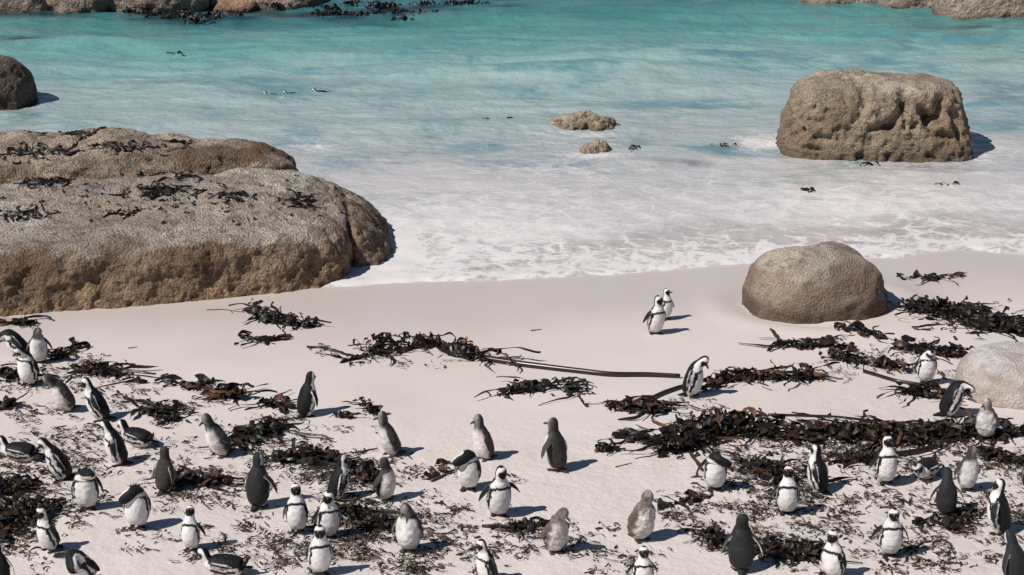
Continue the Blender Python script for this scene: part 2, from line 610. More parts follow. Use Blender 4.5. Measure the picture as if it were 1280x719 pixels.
def build_sea():
    xs = np.concatenate([np.linspace(-3000, -80, 10), np.linspace(-60, -17, 40), np.arange(-16.5, 16.6, 0.11), np.linspace(17, 60, 40), np.linspace(80, 3000, 10)])
    ds = np.concatenate([[-0.02, 0.0, 0.03, 0.07, 0.12, 0.18, 0.25], np.arange(0.35, 42, 0.13), np.linspace(43, 90, 60), np.linspace(100, 4000, 14)])
    U, D, F = grid(xs, ds)
    Y = shore(U) + D
    P = np.stack([U, Y, 0 * U], -1)
    deep = sstep(5, 22, D)
    # low swell running in towards the beach
    w = fbm(P * np.array([0.10, 0.42, 1]), 3, 41)
    w2 = ridged(P * np.array([0.22, 0.9, 1]) + 0.4 * fbm(P * 0.3, 2, 77)[:, None], 2, 51)
    Z = 0.02 + (0.02 + 0.22 * deep) * w + (0.012 + 0.10 * deep) * w2 + 0.03 * sstep(0.5, 4, D) * fbm(P * 1.4, 2, 61)
    for (cx, cy, wd, hh) in ((720, 92, 6.0, 0.20), (560, 162, 5.0, 0.10), (880, 78, 7, 0.12), (120, 60, 8, 0.12), (1240, 130, 4, 0.10), (330, 70, 8, 0.1)):
        c = plane_at(cx, cy)
        e = np.exp(-((U - c[0]) / wd * 2) ** 2)
        yy = (Y - c[1] - 0.25 * np.sin(U * 0.5)) / 0.8
        Z += 1.5 * hh * e * np.exp(-yy * yy)
    Z += 0.035 * sstep(0.2, 0.8, D) * (1 - sstep(4, 8, D)) * fbm(P * 3.2, 3, 66)
    edge = sstep(-0.02, 0.9, D)
    G = ground(U, Y)
    Z = np.where(D < 6, (G * (1 - edge) + Z * edge) + 0.045 * sstep(-0.02, 0.14, D) * (1 - 0.5 * sstep(0.2, 0.8, D)), Z)
    Z = np.where(D > 80, 0.0, Z)
    Z[D < -0.01] = (G - 0.01)[D < -0.01]
    me = mesh_np('sea', np.stack([U, Y, Z], -1), F)
    ix, iy = project(np.stack([U, Y, 0 * U], -1))
    foam = 0.95 - 0.40 * sstep(0.2, 6.5, D) - 0.32 * sstep(4.5, 10, D) - 0.3 * sstep(10, 17, D)
    foam += 0.20 * np.exp(-((D - 0.3) / 0.5) ** 2) + 0.16 * fbm(P * 0.35, 3, 88)
    weed = 0 * U
    for (cx, cy, rx, ry, a) in FOAM_SPOTS:
        foam += a * np.exp(-((ix - cx) / rx) ** 2 - ((iy - cy) / ry) ** 2)
    wn_ = 0.55 + 0.9 * fbm(P * np.array([0.7, 1.1, 1]), 3, 93)
    for (cx, cy, rx, ry, a) in WEED_SPOTS:
        weed += a * np.exp(-((ix - cx) / rx) ** 4 - ((iy - cy) / ry) ** 2)
    clr = 0 * U
    for (cx, cy, rx, ry, a) in CLEAR_SWELL_SPOTS:
        clr += a * np.exp(-((ix - cx) / rx) ** 2 - ((iy - cy) / ry) ** 2)
    set_val(me, 'clear_swell', np.clip(clr, 0, 1))
    set_val(me, 'offshore', D)
    set_val(me, 'foam', np.clip(foam, 0, 1.3))
    set_val(me, 'weed', np.clip(weed * wn_ * 2.0, 0, 0.92))
    set_val(me, 'cover', 0.35 + 0.65 * sstep(0.0, 3.5, D + 0.8 * fbm(P * 0.8, 2, 15)))
    set_val(me, 'rough', 0.15 + 0.85 * sstep(2, 12, D))
    tag(obj('sea', me, M_WATER), kind='structure')


build_sand()
build_sea()


# ------------------------------------------------------------------ boulders
def rock(label, c, ax, p=2.6, q=2.4, rotz=0.0, tilt=(0, 0), n=6, mat=None, big=0.10, mid=0.03, fine=0.012, seed=1, taper=0.0,
         dents=(), stain_z=None, stain_w=0.3, topn=(0.55, 0.9), name='granite_boulder', shear=(0, 0), grooves=0.0, fn=None, cat='boulder', group=None, pits=0.0, voxel=None, stain_pts=()):
    D, F = ico(n)
    a, b_, h = ax
    r = ((np.abs(D[:, 0]) ** p + np.abs(D[:, 1]) ** p) ** (q / p) + np.abs(D[:, 2]) ** q) ** (-1 / q)
    V = D * r[:, None]
    V = V * np.array(ax)
    zt = V[:, 2] / h
    k = 1 - taper * zt
    V[:, 0] *= k
    V[:, 1] *= k
    V[:, 0] += shear[0] * V[:, 2]
    V[:, 1] += shear[1] * V[:, 2]
    if fn is not None:
        V = fn(V)
    if voxel:
        V, F = remesh(V, F.tolist(), voxel)
    Nn = normals_of(V, F)
    dsp = big * fbm(V * (0.9 / max(0.5, min(ax))) + seed * 7.1, 3, seed) + mid * fbm(V * 2.4 + seed, 3, seed + 3)
    V = V + Nn * dsp[:, None]
    Mr = Matrix.Rotation(R(tilt[0]), 3, 'X') @ Matrix.Rotation(R(tilt[1]), 3, 'Y')
    V = V @ np.array(Mr).T
    V = V @ np.array(Matrix.Rotation(rotz, 3, 'Z')).T
    Nn = normals_of(V, F)
    Wc = V + np.asarray(c)
    pit = np.zeros(len(V))
    if dents:
        bvh = BVHTree.FromPolygons([Vector(v) for v in Wc], F.tolist())
        o = Vector((0, 0, CAM_H))
        wob = 0.5 + 0.5 * fbm(Wc * 3.1, 2, seed + 31)
        for (pts, rad, dep) in dents:
            hp = []
            for i in range(len(pts) - 1):
                for t in np.linspace(0, 1, 6, endpoint=(i == len(pts) - 2)):
                    px = pts[i][0] * (1 - t) + pts[i + 1][0] * t
                    py = pts[i][1] * (1 - t) + pts[i + 1][1] * t
                    hit = bvh.ray_cast(o, Vector(ray(px, py)))
                    if hit[0] is not None: hp.append(np.array(hit[0]))
            if not hp: continue
            dist = np.min([np.linalg.norm(Wc - h_, axis=1) for h_ in hp], axis=0)
            e = np.exp(-(dist / (rad * (0.6 + 0.8 * wob))) ** 2)
            V = V - Nn * (dep * e)[:, None]
            pit = np.maximum(pit, 0.0 * e)
    if grooves:
        g = np.clip(ridged(V * np.array([1.6, 1.6, 0.7]) + seed, 2, seed + 9) - 0.45, 0, 1)
        V = V - Nn * (grooves * g)[:, None]
    if pits:
        g = sstep(0.25, 0.6, fbm(V * 5.5 + 3, 2, seed + 19))
        V = V - Nn * (pits * g)[:, None]
    side = 1 - sstep(0.6, 0.95, Nn[:, 2])
    V = V + Nn * ((fine * (0.4 + 0.9 * side)) * (fbm(V * 9 + seed, 4, seed + 5, 0.68) + 0.45 * ridged(V * 5, 2, seed + 6) - 0.5 * sstep(0.15, 0.5, fbm(V * 7 + 9, 2, seed + 8))))[:, None]
    Nf = normals_of(V, F)
    me = mesh_np(name, V, F)
    W = V + np.asarray(c)
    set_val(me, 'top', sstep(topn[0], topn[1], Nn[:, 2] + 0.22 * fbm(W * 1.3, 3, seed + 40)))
    sz = stain_z if stain_z is not None else c[2] - 9
    set_val(me, 'stain', 1 - sstep(sz - stain_w, sz + stain_w, W[:, 2] + 0.35 * stain_w * 2 * fbm(W * 1.1, 3, seed + 50)))
    if stain_pts:
        bvh = BVHTree.FromPolygons([Vector(v) for v in W], F.tolist())
        for (px, py, rad, amt) in stain_pts:
            hit = bvh.ray_cast(Vector((0, 0, CAM_H)), Vector(ray(px, py)))
            if hit[0] is None: continue
            dist = np.linalg.norm(W - np.array(hit[0]), axis=1) / rad + 0.6 * fbm(W * 2.2, 4, seed + 71)
            pit = np.maximum(pit, amt * 0.75 * sstep(1.1, 0.5, dist))
    set_val(me, 'pit', pit)
    o_ = obj(name, me, mat, loc=c)
    tag(o_, label, cat, group)
    return o_


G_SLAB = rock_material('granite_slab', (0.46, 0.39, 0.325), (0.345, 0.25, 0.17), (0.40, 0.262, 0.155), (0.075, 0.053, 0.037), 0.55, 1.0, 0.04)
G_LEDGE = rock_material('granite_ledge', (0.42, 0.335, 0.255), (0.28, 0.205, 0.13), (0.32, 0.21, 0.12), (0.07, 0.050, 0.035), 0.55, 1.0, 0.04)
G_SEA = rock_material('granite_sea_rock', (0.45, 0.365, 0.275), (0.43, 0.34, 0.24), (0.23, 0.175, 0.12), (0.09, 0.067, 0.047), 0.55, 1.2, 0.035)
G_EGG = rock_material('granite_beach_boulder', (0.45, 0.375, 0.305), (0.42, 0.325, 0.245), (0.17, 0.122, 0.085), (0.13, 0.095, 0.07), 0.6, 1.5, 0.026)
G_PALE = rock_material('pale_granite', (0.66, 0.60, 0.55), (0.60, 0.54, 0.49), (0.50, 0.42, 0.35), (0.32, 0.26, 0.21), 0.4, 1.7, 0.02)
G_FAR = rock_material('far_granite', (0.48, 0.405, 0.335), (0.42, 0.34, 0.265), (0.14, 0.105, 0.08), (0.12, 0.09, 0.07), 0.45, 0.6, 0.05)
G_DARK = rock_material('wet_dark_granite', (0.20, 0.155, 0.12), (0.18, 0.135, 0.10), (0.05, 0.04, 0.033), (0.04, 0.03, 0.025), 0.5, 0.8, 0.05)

ROCKS = {}


def build_rocks():
    # ---- the long slab on the left
    def slab_fn(V):
        W = V.copy()
        W[:, 0] += 0.20 * V[:, 1]
        up = sstep(0.2, 0.9, V[:, 2])
        W[:, 2] += 0.085 * np.clip(V[:, 1] + 1.6, 0, 4) * up                       # top rises away from the beach
        W[:, 2] -= 0.05 * np.clip(V[:, 0] - 4.8, 0, 3) * up
        W[:, 2] -= 0.10 * np.exp(-((V[:, 0] - 1.0) / 1.6) ** 2 - ((V[:, 1] + 0.3) / 1.2) ** 2) * up
        W[:, 1] -= 0.22 * sstep(0.7, -0.6, V[:, 2]) * (V[:, 1] < 0)               # foot spreads a little
        return W
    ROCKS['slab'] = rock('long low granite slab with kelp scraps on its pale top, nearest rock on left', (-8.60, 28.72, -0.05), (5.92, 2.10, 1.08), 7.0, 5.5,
                         R(16.5), (0, 0), 6, G_SLAB, 0.13, 0.055, 0.036, 3, voxel=0.034, fn=slab_fn, stain_z=0.40, stain_w=0.3, topn=(0.72, 0.95),
                         dents=(([(300, 345), (330, 320)], 0.18, 0.08), ([(120, 350), (150, 325)], 0.2, 0.10), ([(30, 360), (45, 330)], 0.22, 0.10), ([(200, 350), (230, 345)], 0.12, 0.06), ([(400, 330), (395, 300)], 0.15, 0.06), ([(424, 220), (432, 245), (438, 275), (441, 305), (438, 345)], 0.06, 0.17)), stain_pts=((40, 335, 0.5, 0.8), (150, 318, 0.5, 0.6), (260, 322, 0.35, 0.5), (400, 290, 0.3, 0.5)))
    def lobe_fn(V):
        W = V.copy()
        W[:, 2] -= 0.62 * np.clip(V[:, 0] + 0.25, 0, 2) * sstep(0.1, 0.8, V[:, 2])
        return W
    ROCKS['end'] = rock('rounded granite block split off the seaward end of the long slab', (-2.98, 31.0, -0.15), (0.80, 1.75, 1.13), 3.4, 3.6, R(8), (0, 0), 6, G_SLAB,
                        0.10, 0.05, 0.035, 9, fn=lobe_fn, dents=(([(424, 220), (432, 245), (438, 275), (441, 305), (438, 345)], 0.06, 0.17),), stain_pts=((465, 270, 0.6, 0.7),), voxel=0.03, stain_z=0.1, stain_w=0.25, topn=(0.75, 1.0))
    ROCKS['back'] = rock('flat granite ledge with long kelp strips lying behind the slab on left', (-10.9, 32.4, -0.3), (6.9, 1.95, 1.74), 2.6, 3.8, R(17), (0, 0), 6, G_LEDGE, 0.26, 0.09, 0.040, 15, voxel=0.042, stain_pts=((345, 186, 0.9, 1.2), (290, 190, 0.7, 1.1), (240, 200, 0.6, 0.9), (20, 215, 0.6, 0.7)),
                         stain_z=0.35, stain_w=0.3, topn=(0.55, 0.9))
    # ---- boulder standing in the water on the right
    s0 = plane_at(1097, 203)
    ROCKS['sea'] = rock('big flat-topped sea rock with deep weathered grooves standing in the shallows', (s0[0] + 0.16, s0[1] + 1.40, 0.13), (2.08, 1.42, 1.47), 4.0, 6.5, R(-4), (0, 0), 7, G_SEA,
                        0.12, 0.07, 0.05, 5, taper=0.15, stain_z=0.20, stain_w=0.12, pits=0.035, topn=(0.6, 0.95),
                        dents=(([(1078, 108), (1080, 130), (1074, 145)], 0.09, 0.16), ([(1131, 110), (1128, 140), (1112, 158)], 0.10, 0.22), ([(1112, 158), (1090, 162)], 0.10, 0.22),
                               ([(1183, 120), (1175, 145), (1163, 150)], 0.15, 0.34), ([(1163, 150), (1152, 138)], 0.10, 0.2), ([(1195, 140), (1202, 170)], 0.12, 0.25),
                               ([(1130, 130), (1132, 158)], 0.06, 0.16), ([(1145, 155), (1142, 160)], 0.07, 0.2), ([(1165, 165), (1190, 172)], 0.09, 0.18),
                               ([(1005, 162), (1004, 163)], 0.06, 0.16), ([(1012, 150), (1024, 154)], 0.05, 0.12), ([(1020, 172), (1036, 174)], 0.06, 0.13), ([(1014, 138), (1020, 133)], 0.05, 0.1),
                               ([(1055, 112), (1058, 128)], 0.06, 0.08), ([(1075, 195), (1078, 202)], 0.07, 0.14), ([(1110, 195), (1112, 203)], 0.07, 0.14), ([(1160, 195), (1170, 198)], 0.07, 0.14),
                               ([(1005, 185), (1030, 188)], 0.06, 0.12)))
    # ---- egg-shaped boulder on the beach
    g0 = at(1021, 400)
    ROCKS['egg'] = rock('smooth rounded granite boulder alone on the wet sand', (g0[0] + 0.13, g0[1] + 0.98, g0[2] + 0.03), (1.15, 1.0, 0.84), 2.6, 2.3, R(8), (0, 0), 6, G_EGG, 0.11, 0.05, 0.022, 12, taper=0.06,
                        shear=(-0.06, 0), stain_z=g0[2] + 0.16, stain_w=0.10, stain_pts=((1072, 352, 0.5, 0.7), (1095, 380, 0.4, 0.6)))
    # ---- pale one at the right edge
    q0 = at(1262, 508)
    ROCKS['pale'] = rock('pale whitish granite boulder half buried at the right edge', (q0[0] + 0.42, q0[1] + 0.75, q0[2] - 0.05), (0.98, 0.85, 0.60), 2.3, 2.1, R(12), (0, 10), 6, G_PALE, 0.08, 0.03, 0.010, 14)
    # ---- dark one upper left
    u0 = plane_at(10, 143)
    rock('dark rounded boulder in the water at the left edge', (u0[0] - 0.50, u0[1] + 0.9, 0.1), (0.98, 1.0, 1.25), 2.4, 2.2, 0.2, (0, 6), 6, G_DARK, 0.14, 0.05, 0.02, 17, stain_z=0.2, stain_w=0.2)
    # ---- two small awash rocks
    w0 = plane_at(733, 165)
    rock('small pitted rock awash in the shallows, larger of two', (w0[0], w0[1] + 0.55, 0.0), (0.84, 0.58, 0.33), 2.3, 2.0, 0.1, (0, 4), 6, G_SEA, 0.16, 0.13, 0.05, 21, taper=0.15, pits=0.07, stain_z=0.05, stain_w=0.1)
    w1 = plane_at(748, 192)
    rock('tiny pointed rock awash nearest the beach, smaller of two', (w1[0], w1[1] + 0.2, -0.02), (0.40, 0.28, 0.26), 2.2, 1.9, 0.5, (0, 12), 5, G_SEA, 0.10, 0.10, 0.045, 23, taper=0.2, pits=0.05, stain_z=0.03, stain_w=0.1)
    # ---- far rocks along the top edge
    for i, (x0, x1, yb, hh, lab, mt, sd) in enumerate([
            (-70, 64, 20, 1.6, 'pale far boulder filling the top left corner', G_FAR, 31), (60, 130, 20, 1.5, 'pale far boulder with a dark seam on its right side, top left', G_FAR, 33),
            (124, 252, 17, 1.5, 'broad pale far boulder right of the dark seam, top left', G_FAR, 35), (240, 405, 11, 1.0, 'low far rock ledge above the reddish stone', G_FAR, 37),
            (1005, 1114, 11, 0.9, 'low flat far rock, leftmost at top right', G_FAR, 43), (1104, 1198, 16, 1.0, 'middle far rock of the three at top right', G_FAR, 45),
            (1180, 1310, 27, 1.4, 'largest nearest far rock at the top right corner', G_FAR, 47)]):
        a0, a1 = plane_at(x0, yb), plane_at(x1, yb)
        w = (a1[0] - a0[0]) / 2
        rock(lab, ((a0[0] + a1[0]) / 2, a0[1] + w * 0.75, 0.0), (w, w * 0.8, hh), 2.8, 2.4, 0.1 * (i % 3 - 1), (0, 0), 6, mt, 0.25, 0.09, 0.03, sd, stain_z=0.12, stain_w=0.22)
    a0 = plane_at(295, 14)
    rock('reddish brown low stone awash at the top left', (a0[0] - 0.1, a0[1] + 0.7, 0.0), (0.82, 0.7, 0.36), 2.4, 2.0, 0.0, (0, -6), 6,
         rock_material('reddish_granite', (0.36, 0.22, 0.15), (0.30, 0.18, 0.12), (0.10, 0.06, 0.05), (0.12, 0.07, 0.05), 0.4, 0.8, 0.04), 0.1, 0.05, 0.02, 39, stain_z=0.02, stain_w=0.08)


build_rocks()


# ------------------------------------------------------------------ penguins
# s along the spine, half width, half depth in front, half depth behind   (metres, a bird about 0.6 m tall)
SP = np.array([
    (0.030, .010, .010, .012), (0.040, .050, .045, .060), (0.065, .082, .080, .086), (0.12, .104, .104, .095), (0.19, .113, .113, .096),
    (0.27, .110, .106, .091), (0.335, .098, .090, .083), (0.385, .080, .072, .070), (0.425, .060, .056, .056), (0.455, .055, .054, .053),
    (0.49, .056, .062, .052), (0.525, .055, .064, .051), (0.555, .046, .053, .043), (0.578, .029, .033, .028), (0.588, .004, .004, .004)])
BLK = np.array([0.0085, 0.009, 0.010])
WHT = np.array([0.76, 0.725, 0.70])
PAL = {
    'A': dict(back=BLK, belly=WHT),
    'J': dict(back=np.array([0.046, 0.042, 0.039]), belly=np.array([0.72, 0.68, 0.65])),
    'D': dict(back=np.array([0.021, 0.0215, 0.0235]), belly=np.array([0.72, 0.68, 0.65])),   # older young bird, darker slate
    'F': dict(back=np.array([0.105, 0.085, 0.070]), belly=np.array([0.62, 0.57, 0.53])),
}


def lerp(a, b, t):
    return a[None] * (1 - t[:, None]) + b[None] * t[:, None]


def body_color(s, phi, kind, seed):
    a = np.abs(np.degrees(phi))
    back, belly = PAL[kind]['back'], PAL[kind]['belly']
    n = len(s)
    wob = 3.0 * np.sin(s * 60 + seed) + 2.0 * np.sin(phi * 5 + seed * 2)
    if kind == 'A':
        k = np.zeros(n)
        # black back, flanks and tail
        k = np.where((s < 0.41) & (a > 99 + wob), 1, k)
        k = np.where((s < 0.062) & (a > 70), 1, k)
        # the horseshoe band
        sc = 0.370 - 0.026 * (a / 66) ** 2
        k = np.where((a < 68) & (np.abs(s - sc) < 0.0145), 1, k)
        k = np.where((np.abs(a - 66 - 12 * sstep(0.3, 0.1, s) + wob * 0.6) < 9.5) & (s > 0.085) & (s < 0.352), 1, k)
        # nape
        k = np.where((s >= 0.41) & (a > 122 - 12 * sstep(0.44, 0.41, s)), 1, k)
        # face mask and throat
        k = np.where((s > 0.452) & (s < 0.553) & (a < 32 + 50 * sstep(0.452, 0.49, s) - 42 * sstep(0.528, 0.553, s)), 1, k)
        # crown
        k = np.where((s > 0.573) | ((s > 0.558) & (a > 112)), 1, k)
        C = lerp(belly, back, k)
        pink = (s > 0.527) & (s < 0.548) & (a > 18) & (a < 40)
        C[pink] = (0.30, 0.16, 0.14)
        return C
    if kind in 'JD':
        k = sstep(58, 84, a + wob) * (s < 0.44)
        k = np.where(s < 0.062, np.where(a > 60, 1, k), k)
        nk = sstep(0.375, 0.43, s)
        cheek = 1.0 - 0.30 * sstep(85, 40, a) * sstep(0.44, 0.48, s) - 0.35 * sstep(60, 25, a) * sstep(0.47, 0.43, s)
        k = np.where(s > 0.375, k * (1 - nk) + nk * cheek, k)
        if kind == 'D':   # pale stripe beside the face
            k = np.where((s > 0.46) & (s < 0.56) & (a > 55) & (a < 82), 0.15, k)
        return lerp(belly, back, np.clip(k, 0, 1))
    k = sstep(52, 88, a + 3 * wob)
    nk = sstep(0.36, 0.42, s)
    k = k * (1 - nk) + nk * (0.85 - 0.35 * sstep(80, 30, a))
    P = np.stack([s * 40, np.cos(phi) * 2.4, np.sin(phi) * 2.4], -1)
    k = np.clip(k + 0.35 * fbm(P, 3, seed), 0, 1)
    return lerp(belly, back, k)


def loft(C, A, B, rads, nseg, expo=2.0):
    """rings with centre C[i], axes A[i] (angle 0) and B[i] (angle 90); rads[i]=(side, front, back)."""
    ph = np.linspace(0, 2 * np.pi, nseg, endpoint=False)
    V, S, PH = [], [], []
    for i in range(len(C)):
        ry, rf, rb = rads[i]
        c, s = np.cos(ph), np.sin(ph)
        rx = np.where(c > 0, rf, rb)
        V.append(C[i] + np.outer(c * rx, A[i]) + np.outer(s * ry, B[i]))
        S.append(np.full(nseg, i))
        PH.append((ph + np.pi) % (2 * np.pi) - np.pi)
    V = np.concatenate(V)
    nr = len(C)
    F = []
    for i in range(nr - 1):
        for j in range(nseg):
            k = (j + 1) % nseg
            F.append((i * nseg + j, i * nseg + k, (i + 1) * nseg + k, (i + 1) * nseg + j))
    V = np.concatenate([V, [C[0], C[-1]]])
    b0, b1 = len(V) - 2, len(V) - 1
    F3 = []
    for j in range(nseg):
        k = (j + 1) % nseg
        F3.append((b0, k, j))
        F3.append((b1, (nr - 1) * nseg + j, (nr - 1) * nseg + k))
    return V, F, F3, np.concatenate(S + [[0], [nr - 1]]), np.concatenate(PH + [[0], [0]])


def rot(v, axis, ang):
    axis = axis / np.linalg.norm(axis)
    return v * math.cos(ang) + np.cross(axis, v) * math.sin(ang) + axis * (axis @ v) * (1 - math.cos(ang))


def penguin_shape(kind='A', lean=14, npitch=-12, nyaw=0, fl=14, fr=14, swing=0, prone=False, fat=1.09, npitch2=0, step=0.0, seed=1, swim=False, hunch=0.0, voxel=0.0075):
    """local axes: +X forward, +Y the bird's left, +Z up; returns verts, quads, colours, head frame"""
    ss = np.concatenate([np.linspace(0.030, 0.07, 7), np.linspace(0.08, 0.40, 26), np.linspace(0.41, 0.588, 24)])
    rad = np.stack([np.interp(ss, SP[:, 0], SP[:, k]) for k in (1, 2, 3)], -1)
    # smooth the profile
    for _ in range(2):
        rad[1:-1] = 0.25 * rad[:-2] + 0.5 * rad[1:-1] + 0.25 * rad[2:]
    body = (ss < 0.42)
    rad[:, 0] *= np.where(body, fat, 1 + (fat - 1) * 0.5)
    rad[:, 1] *= np.where(body, fat, 1)
    rad[:, 2] *= np.where(body, fat, 1)
    T = np.array([0, 0, 1.0]); Fv = np.array([1.0, 0, 0]); Sv = np.array([0, 1.0, 0])
    base_lean = 84 if (prone or swim) else lean
    T, Fv = rot(T, Sv, R(base_lean)), rot(Fv, Sv, R(base_lean))
    c = np.array([0, 0, 0.03])
    C, A, B = [], [], []
    prev_p = prev_y = 0.0
    prev_s = ss[0]
    for s in ss:
        tp = float(sstep(0.345, 0.475, s)) * npitch + float(sstep(0.20, 0.40, s)) * npitch2
        ty = float(sstep(0.36, 0.47, s)) * nyaw
        dp, dy = tp - prev_p, ty - prev_y
        prev_p, prev_y = tp, ty
        if dy:
            Fv, Sv = rot(Fv, T, R(dy)), rot(Sv, T, R(dy))
        if dp:
            T, Fv = rot(T, Sv, R(dp)), rot(Fv, Sv, R(dp))
        ds = (s - prev_s) * (1 - hunch * float(0.38 < s < 0.47))
        c = c + T * ds
        prev_s = s
        C.append(c.copy()); A.append(Fv.copy()); B.append(Sv.copy())
    C, A, B = map(np.array, (C, A, B))
    V, F4, F3, ri, ph = loft(C, A, B, rad, 44)
    col = body_color(ss[np.minimum(ri, len(ss) - 1)], ph, kind, seed)
    parts = [(V, F4, F3, col)]
    back, belly = PAL[kind]['back'], PAL[kind]['belly']
    i_sh = int(np.argmin(np.abs(ss - 0.36)))
    i_hip = int(np.argmin(np.abs(ss - 0.09)))
    # flippers
    for sd, ab in ((1, fl), (-1, fr)):
        o = C[i_sh] + B[i_sh] * sd * rad[i_sh, 0] * 0.86 - A[i_sh] * 0.012
        axis_dn = -(C[i_sh] - C[i_hip]) / np.linalg.norm(C[i_sh] - C[i_hip])
        fx = A[i_hip + 8]
        sdv = np.cross(axis_dn, fx) * -1
        sdv = B[i_sh] * sd
        dn = axis_dn * math.cos(R(ab)) + sdv * math.sin(R(ab))
        out = sdv * math.cos(R(ab)) - axis_dn * math.sin(R(ab))
        sw = swing * (1 if sd > 0 else -0.6)
        dn, fx2 = rot(dn, out, R(sw)), rot(fx, out, R(sw))
        ts = np.linspace(0, 1, 14)
        L = 0.225
        wid = np.interp(ts, [0, .12, .35, .6, .85, 1], [.020, .036, .040, .035, .022, .004])
        th = np.interp(ts, [0, .2, .6, 1], [.016, .013, .011, .006])
        bow = 0.018 * np.sin(ts * math.pi)
        FC = o + np.outer(ts * L, dn) + np.outer(bow, out) - np.outer(0.02 * ts ** 2, fx2)
        Vf, f4, f3, r2, p2 = loft(FC, [fx2] * 14, [out] * 14, np.stack([th, wid, wid], -1), 16)
        outer = np.sin(p2) > -0.35
        edge = np.cos(p2) < -0.86
        cf = np.where(outer[:, None], back[None] * 1.15, belly[None] * 0.9)
        if kind == 'A':
            cf = np.where(edge[:, None], belly[None] * 0.95, cf)
        parts.append((Vf, f4, f3, cf))
    # tail
    t0, bk, up = C[2], -A[2], (C[4] - C[0]) / np.linalg.norm(C[4] - C[0])
    ts = np.linspace(0, 1, 6)
    tdir = bk * 0.8 - up * 0.45
    tdir = tdir / np.linalg.norm(tdir)
    tn = np.cross(tdir, B[0])
    TC = t0 - tdir * 0.0 + np.outer(ts * 0.15, tdir)
    Vt, f4, f3, _, _ = loft(TC, [tn] * 6, [B[0]] * 6, np.stack([np.interp(ts, [0, .5, 1], [.05, .036, .012]), np.interp(ts, [0, 1], [.03, .007]), np.interp(ts, [0, 1], [.03, .007])], -1), 14)
    parts.append((Vt, f4, f3, np.repeat(back[None] * (1.0 if kind != 'F' else 0.7), len(Vt), 0)))
    # webbed feet with three toes each
    foot_c = np.array([0.035, 0.030, 0.028]) if kind in 'AD' else np.array([0.075, 0.06, 0.052])
    if not swim:
        com = C[int(np.argmin(np.abs(ss - 0.22)))]
        for sd in (1, -1):
            if prone:
                fo = C[1] - np.array([0.02, 0, 0]) + np.array([0, sd * 0.05, -0.03])
                fd = np.array([-1.0, 0.15 * sd, -0.1])
            else:
                fo = np.array([com[0] * 0.62 + 0.005 + sd * step, sd * 0.05, 0.0])
                fd = np.array([math.cos(0.22 * sd), math.sin(0.22 * sd), 0])
                # shank
                hip = C[i_hip] + B[i_hip] * sd * 0.05
                LC = np.linspace(hip, fo + np.array([0, 0, 0.012]), 6)
                lr = np.interp(np.linspace(0, 1, 6), [0, .6, 1], [.045, .032, .019])
                Vl, f4, f3, rr, _ = loft(LC, [np.array([1.0, 0, 0])] * 6, [np.array([0, 1.0, 0])] * 6, np.stack([lr, lr, lr], -1), 14)
                lc = np.where((rr < 4)[:, None], belly[None] * 0.92, foot_c[None])
                parts.append((Vl, f4, f3, lc))
            sv = np.cross([0, 0, 1.0], fd)
            for toe in (-1, 0, 1):
                dr = fd * math.cos(0.34 * toe) + sv * math.sin(0.34 * toe)
                sv2 = np.cross([0, 0, 1.0], dr)
                ts = np.linspace(0, 1, 7)
                LC = fo + np.array([0, 0, 0.010]) - dr * 0.012 + np.outer(ts * (0.098 if toe == 0 else 0.086), dr)
                w = np.interp(ts, [0, .3, .85, 1], [.016, .015, .0125, .004])
                hz = np.interp(ts, [0, .5, 1], [.013, .0095, .005])
                Vl, f4, f3, _, _ = loft(LC, [np.array([0, 0, 1.0])] * 7, [sv2] * 7, np.stack([w, hz, hz], -1), 10)
                parts.append((Vl, f4, f3, np.repeat(foot_c[None], len(Vl), 0)))
    VV, FF, CC = [], [], []
    k = 0
    for (v, f4, f3, cc) in parts:
        VV.append(v); CC.append(cc)
        FF += [tuple(i + k for i in f) for f in f4] + [tuple(i + k for i in f) for f in f3]
        k += len(v)
    VV, CC = np.concatenate(VV), np.concatenate(CC)
    RV, RF = remesh(VV, FF, voxel)
    kd = KDTree(len(VV))
    for i, v in enumerate(VV): kd.insert(v, i)
    kd.balance()
    idx = [kd.find(v)[1] for v in RV]
    RC = CC[idx].copy()
    # soften the facets of the voxel grid
    Q = RV.copy()
    for _ in range(2):
        acc = np.zeros_like(Q); cnt = np.zeros(len(Q))
        for a, b in ((0, 1), (1, 2), (2, 3), (3, 0)):
            np.add.at(acc, RF[:, a], Q[RF[:, b]]); np.add.at(acc, RF[:, b], Q[RF[:, a]])
            np.add.at(cnt, RF[:, a], 1); np.add.at(cnt, RF[:, b], 1)
        Q = 0.5 * Q + 0.5 * acc / np.maximum(cnt, 1)[:, None]
    RV = Q
    acc = np.zeros_like(RC); cnt = np.zeros(len(RC))
    for a, b in ((0, 1), (1, 2), (2, 3), (3, 0)):
        np.add.at(acc, RF[:, a], RC[RF[:, b]]); np.add.at(acc, RF[:, b], RC[RF[:, a]])
        np.add.at(cnt, RF[:, a], 1); np.add.at(cnt, RF[:, b], 1)
    RC = 0.6 * RC + 0.4 * acc / np.maximum(cnt, 1)[:, None]
    # sandy, soiled lower belly and a worn brown cast on the back
    soil = np.clip(sstep(0.20, 0.05, RV[:, 2]) * (0.30 + 0.5 * fbm(RV * 18 + seed, 3, seed + 60)), 0, 0.5)
    RC = RC * (1 - soil[:, None]) + np.array([0.34, 0.28, 0.23])[None] * RC.mean(1)[:, None] * 1.25 * soil[:, None]
    worn = np.clip(0.35 * fbm(RV * 9 + seed * 2, 3, seed + 70) + 0.05, 0, 1)[:, None] * np.array([0.024, 0.020, 0.016])[None]
    RC = RC + worn
    Nn = normals_of(RV, RF)
    low = sstep(0.03, 0.07, RV[:, 2])
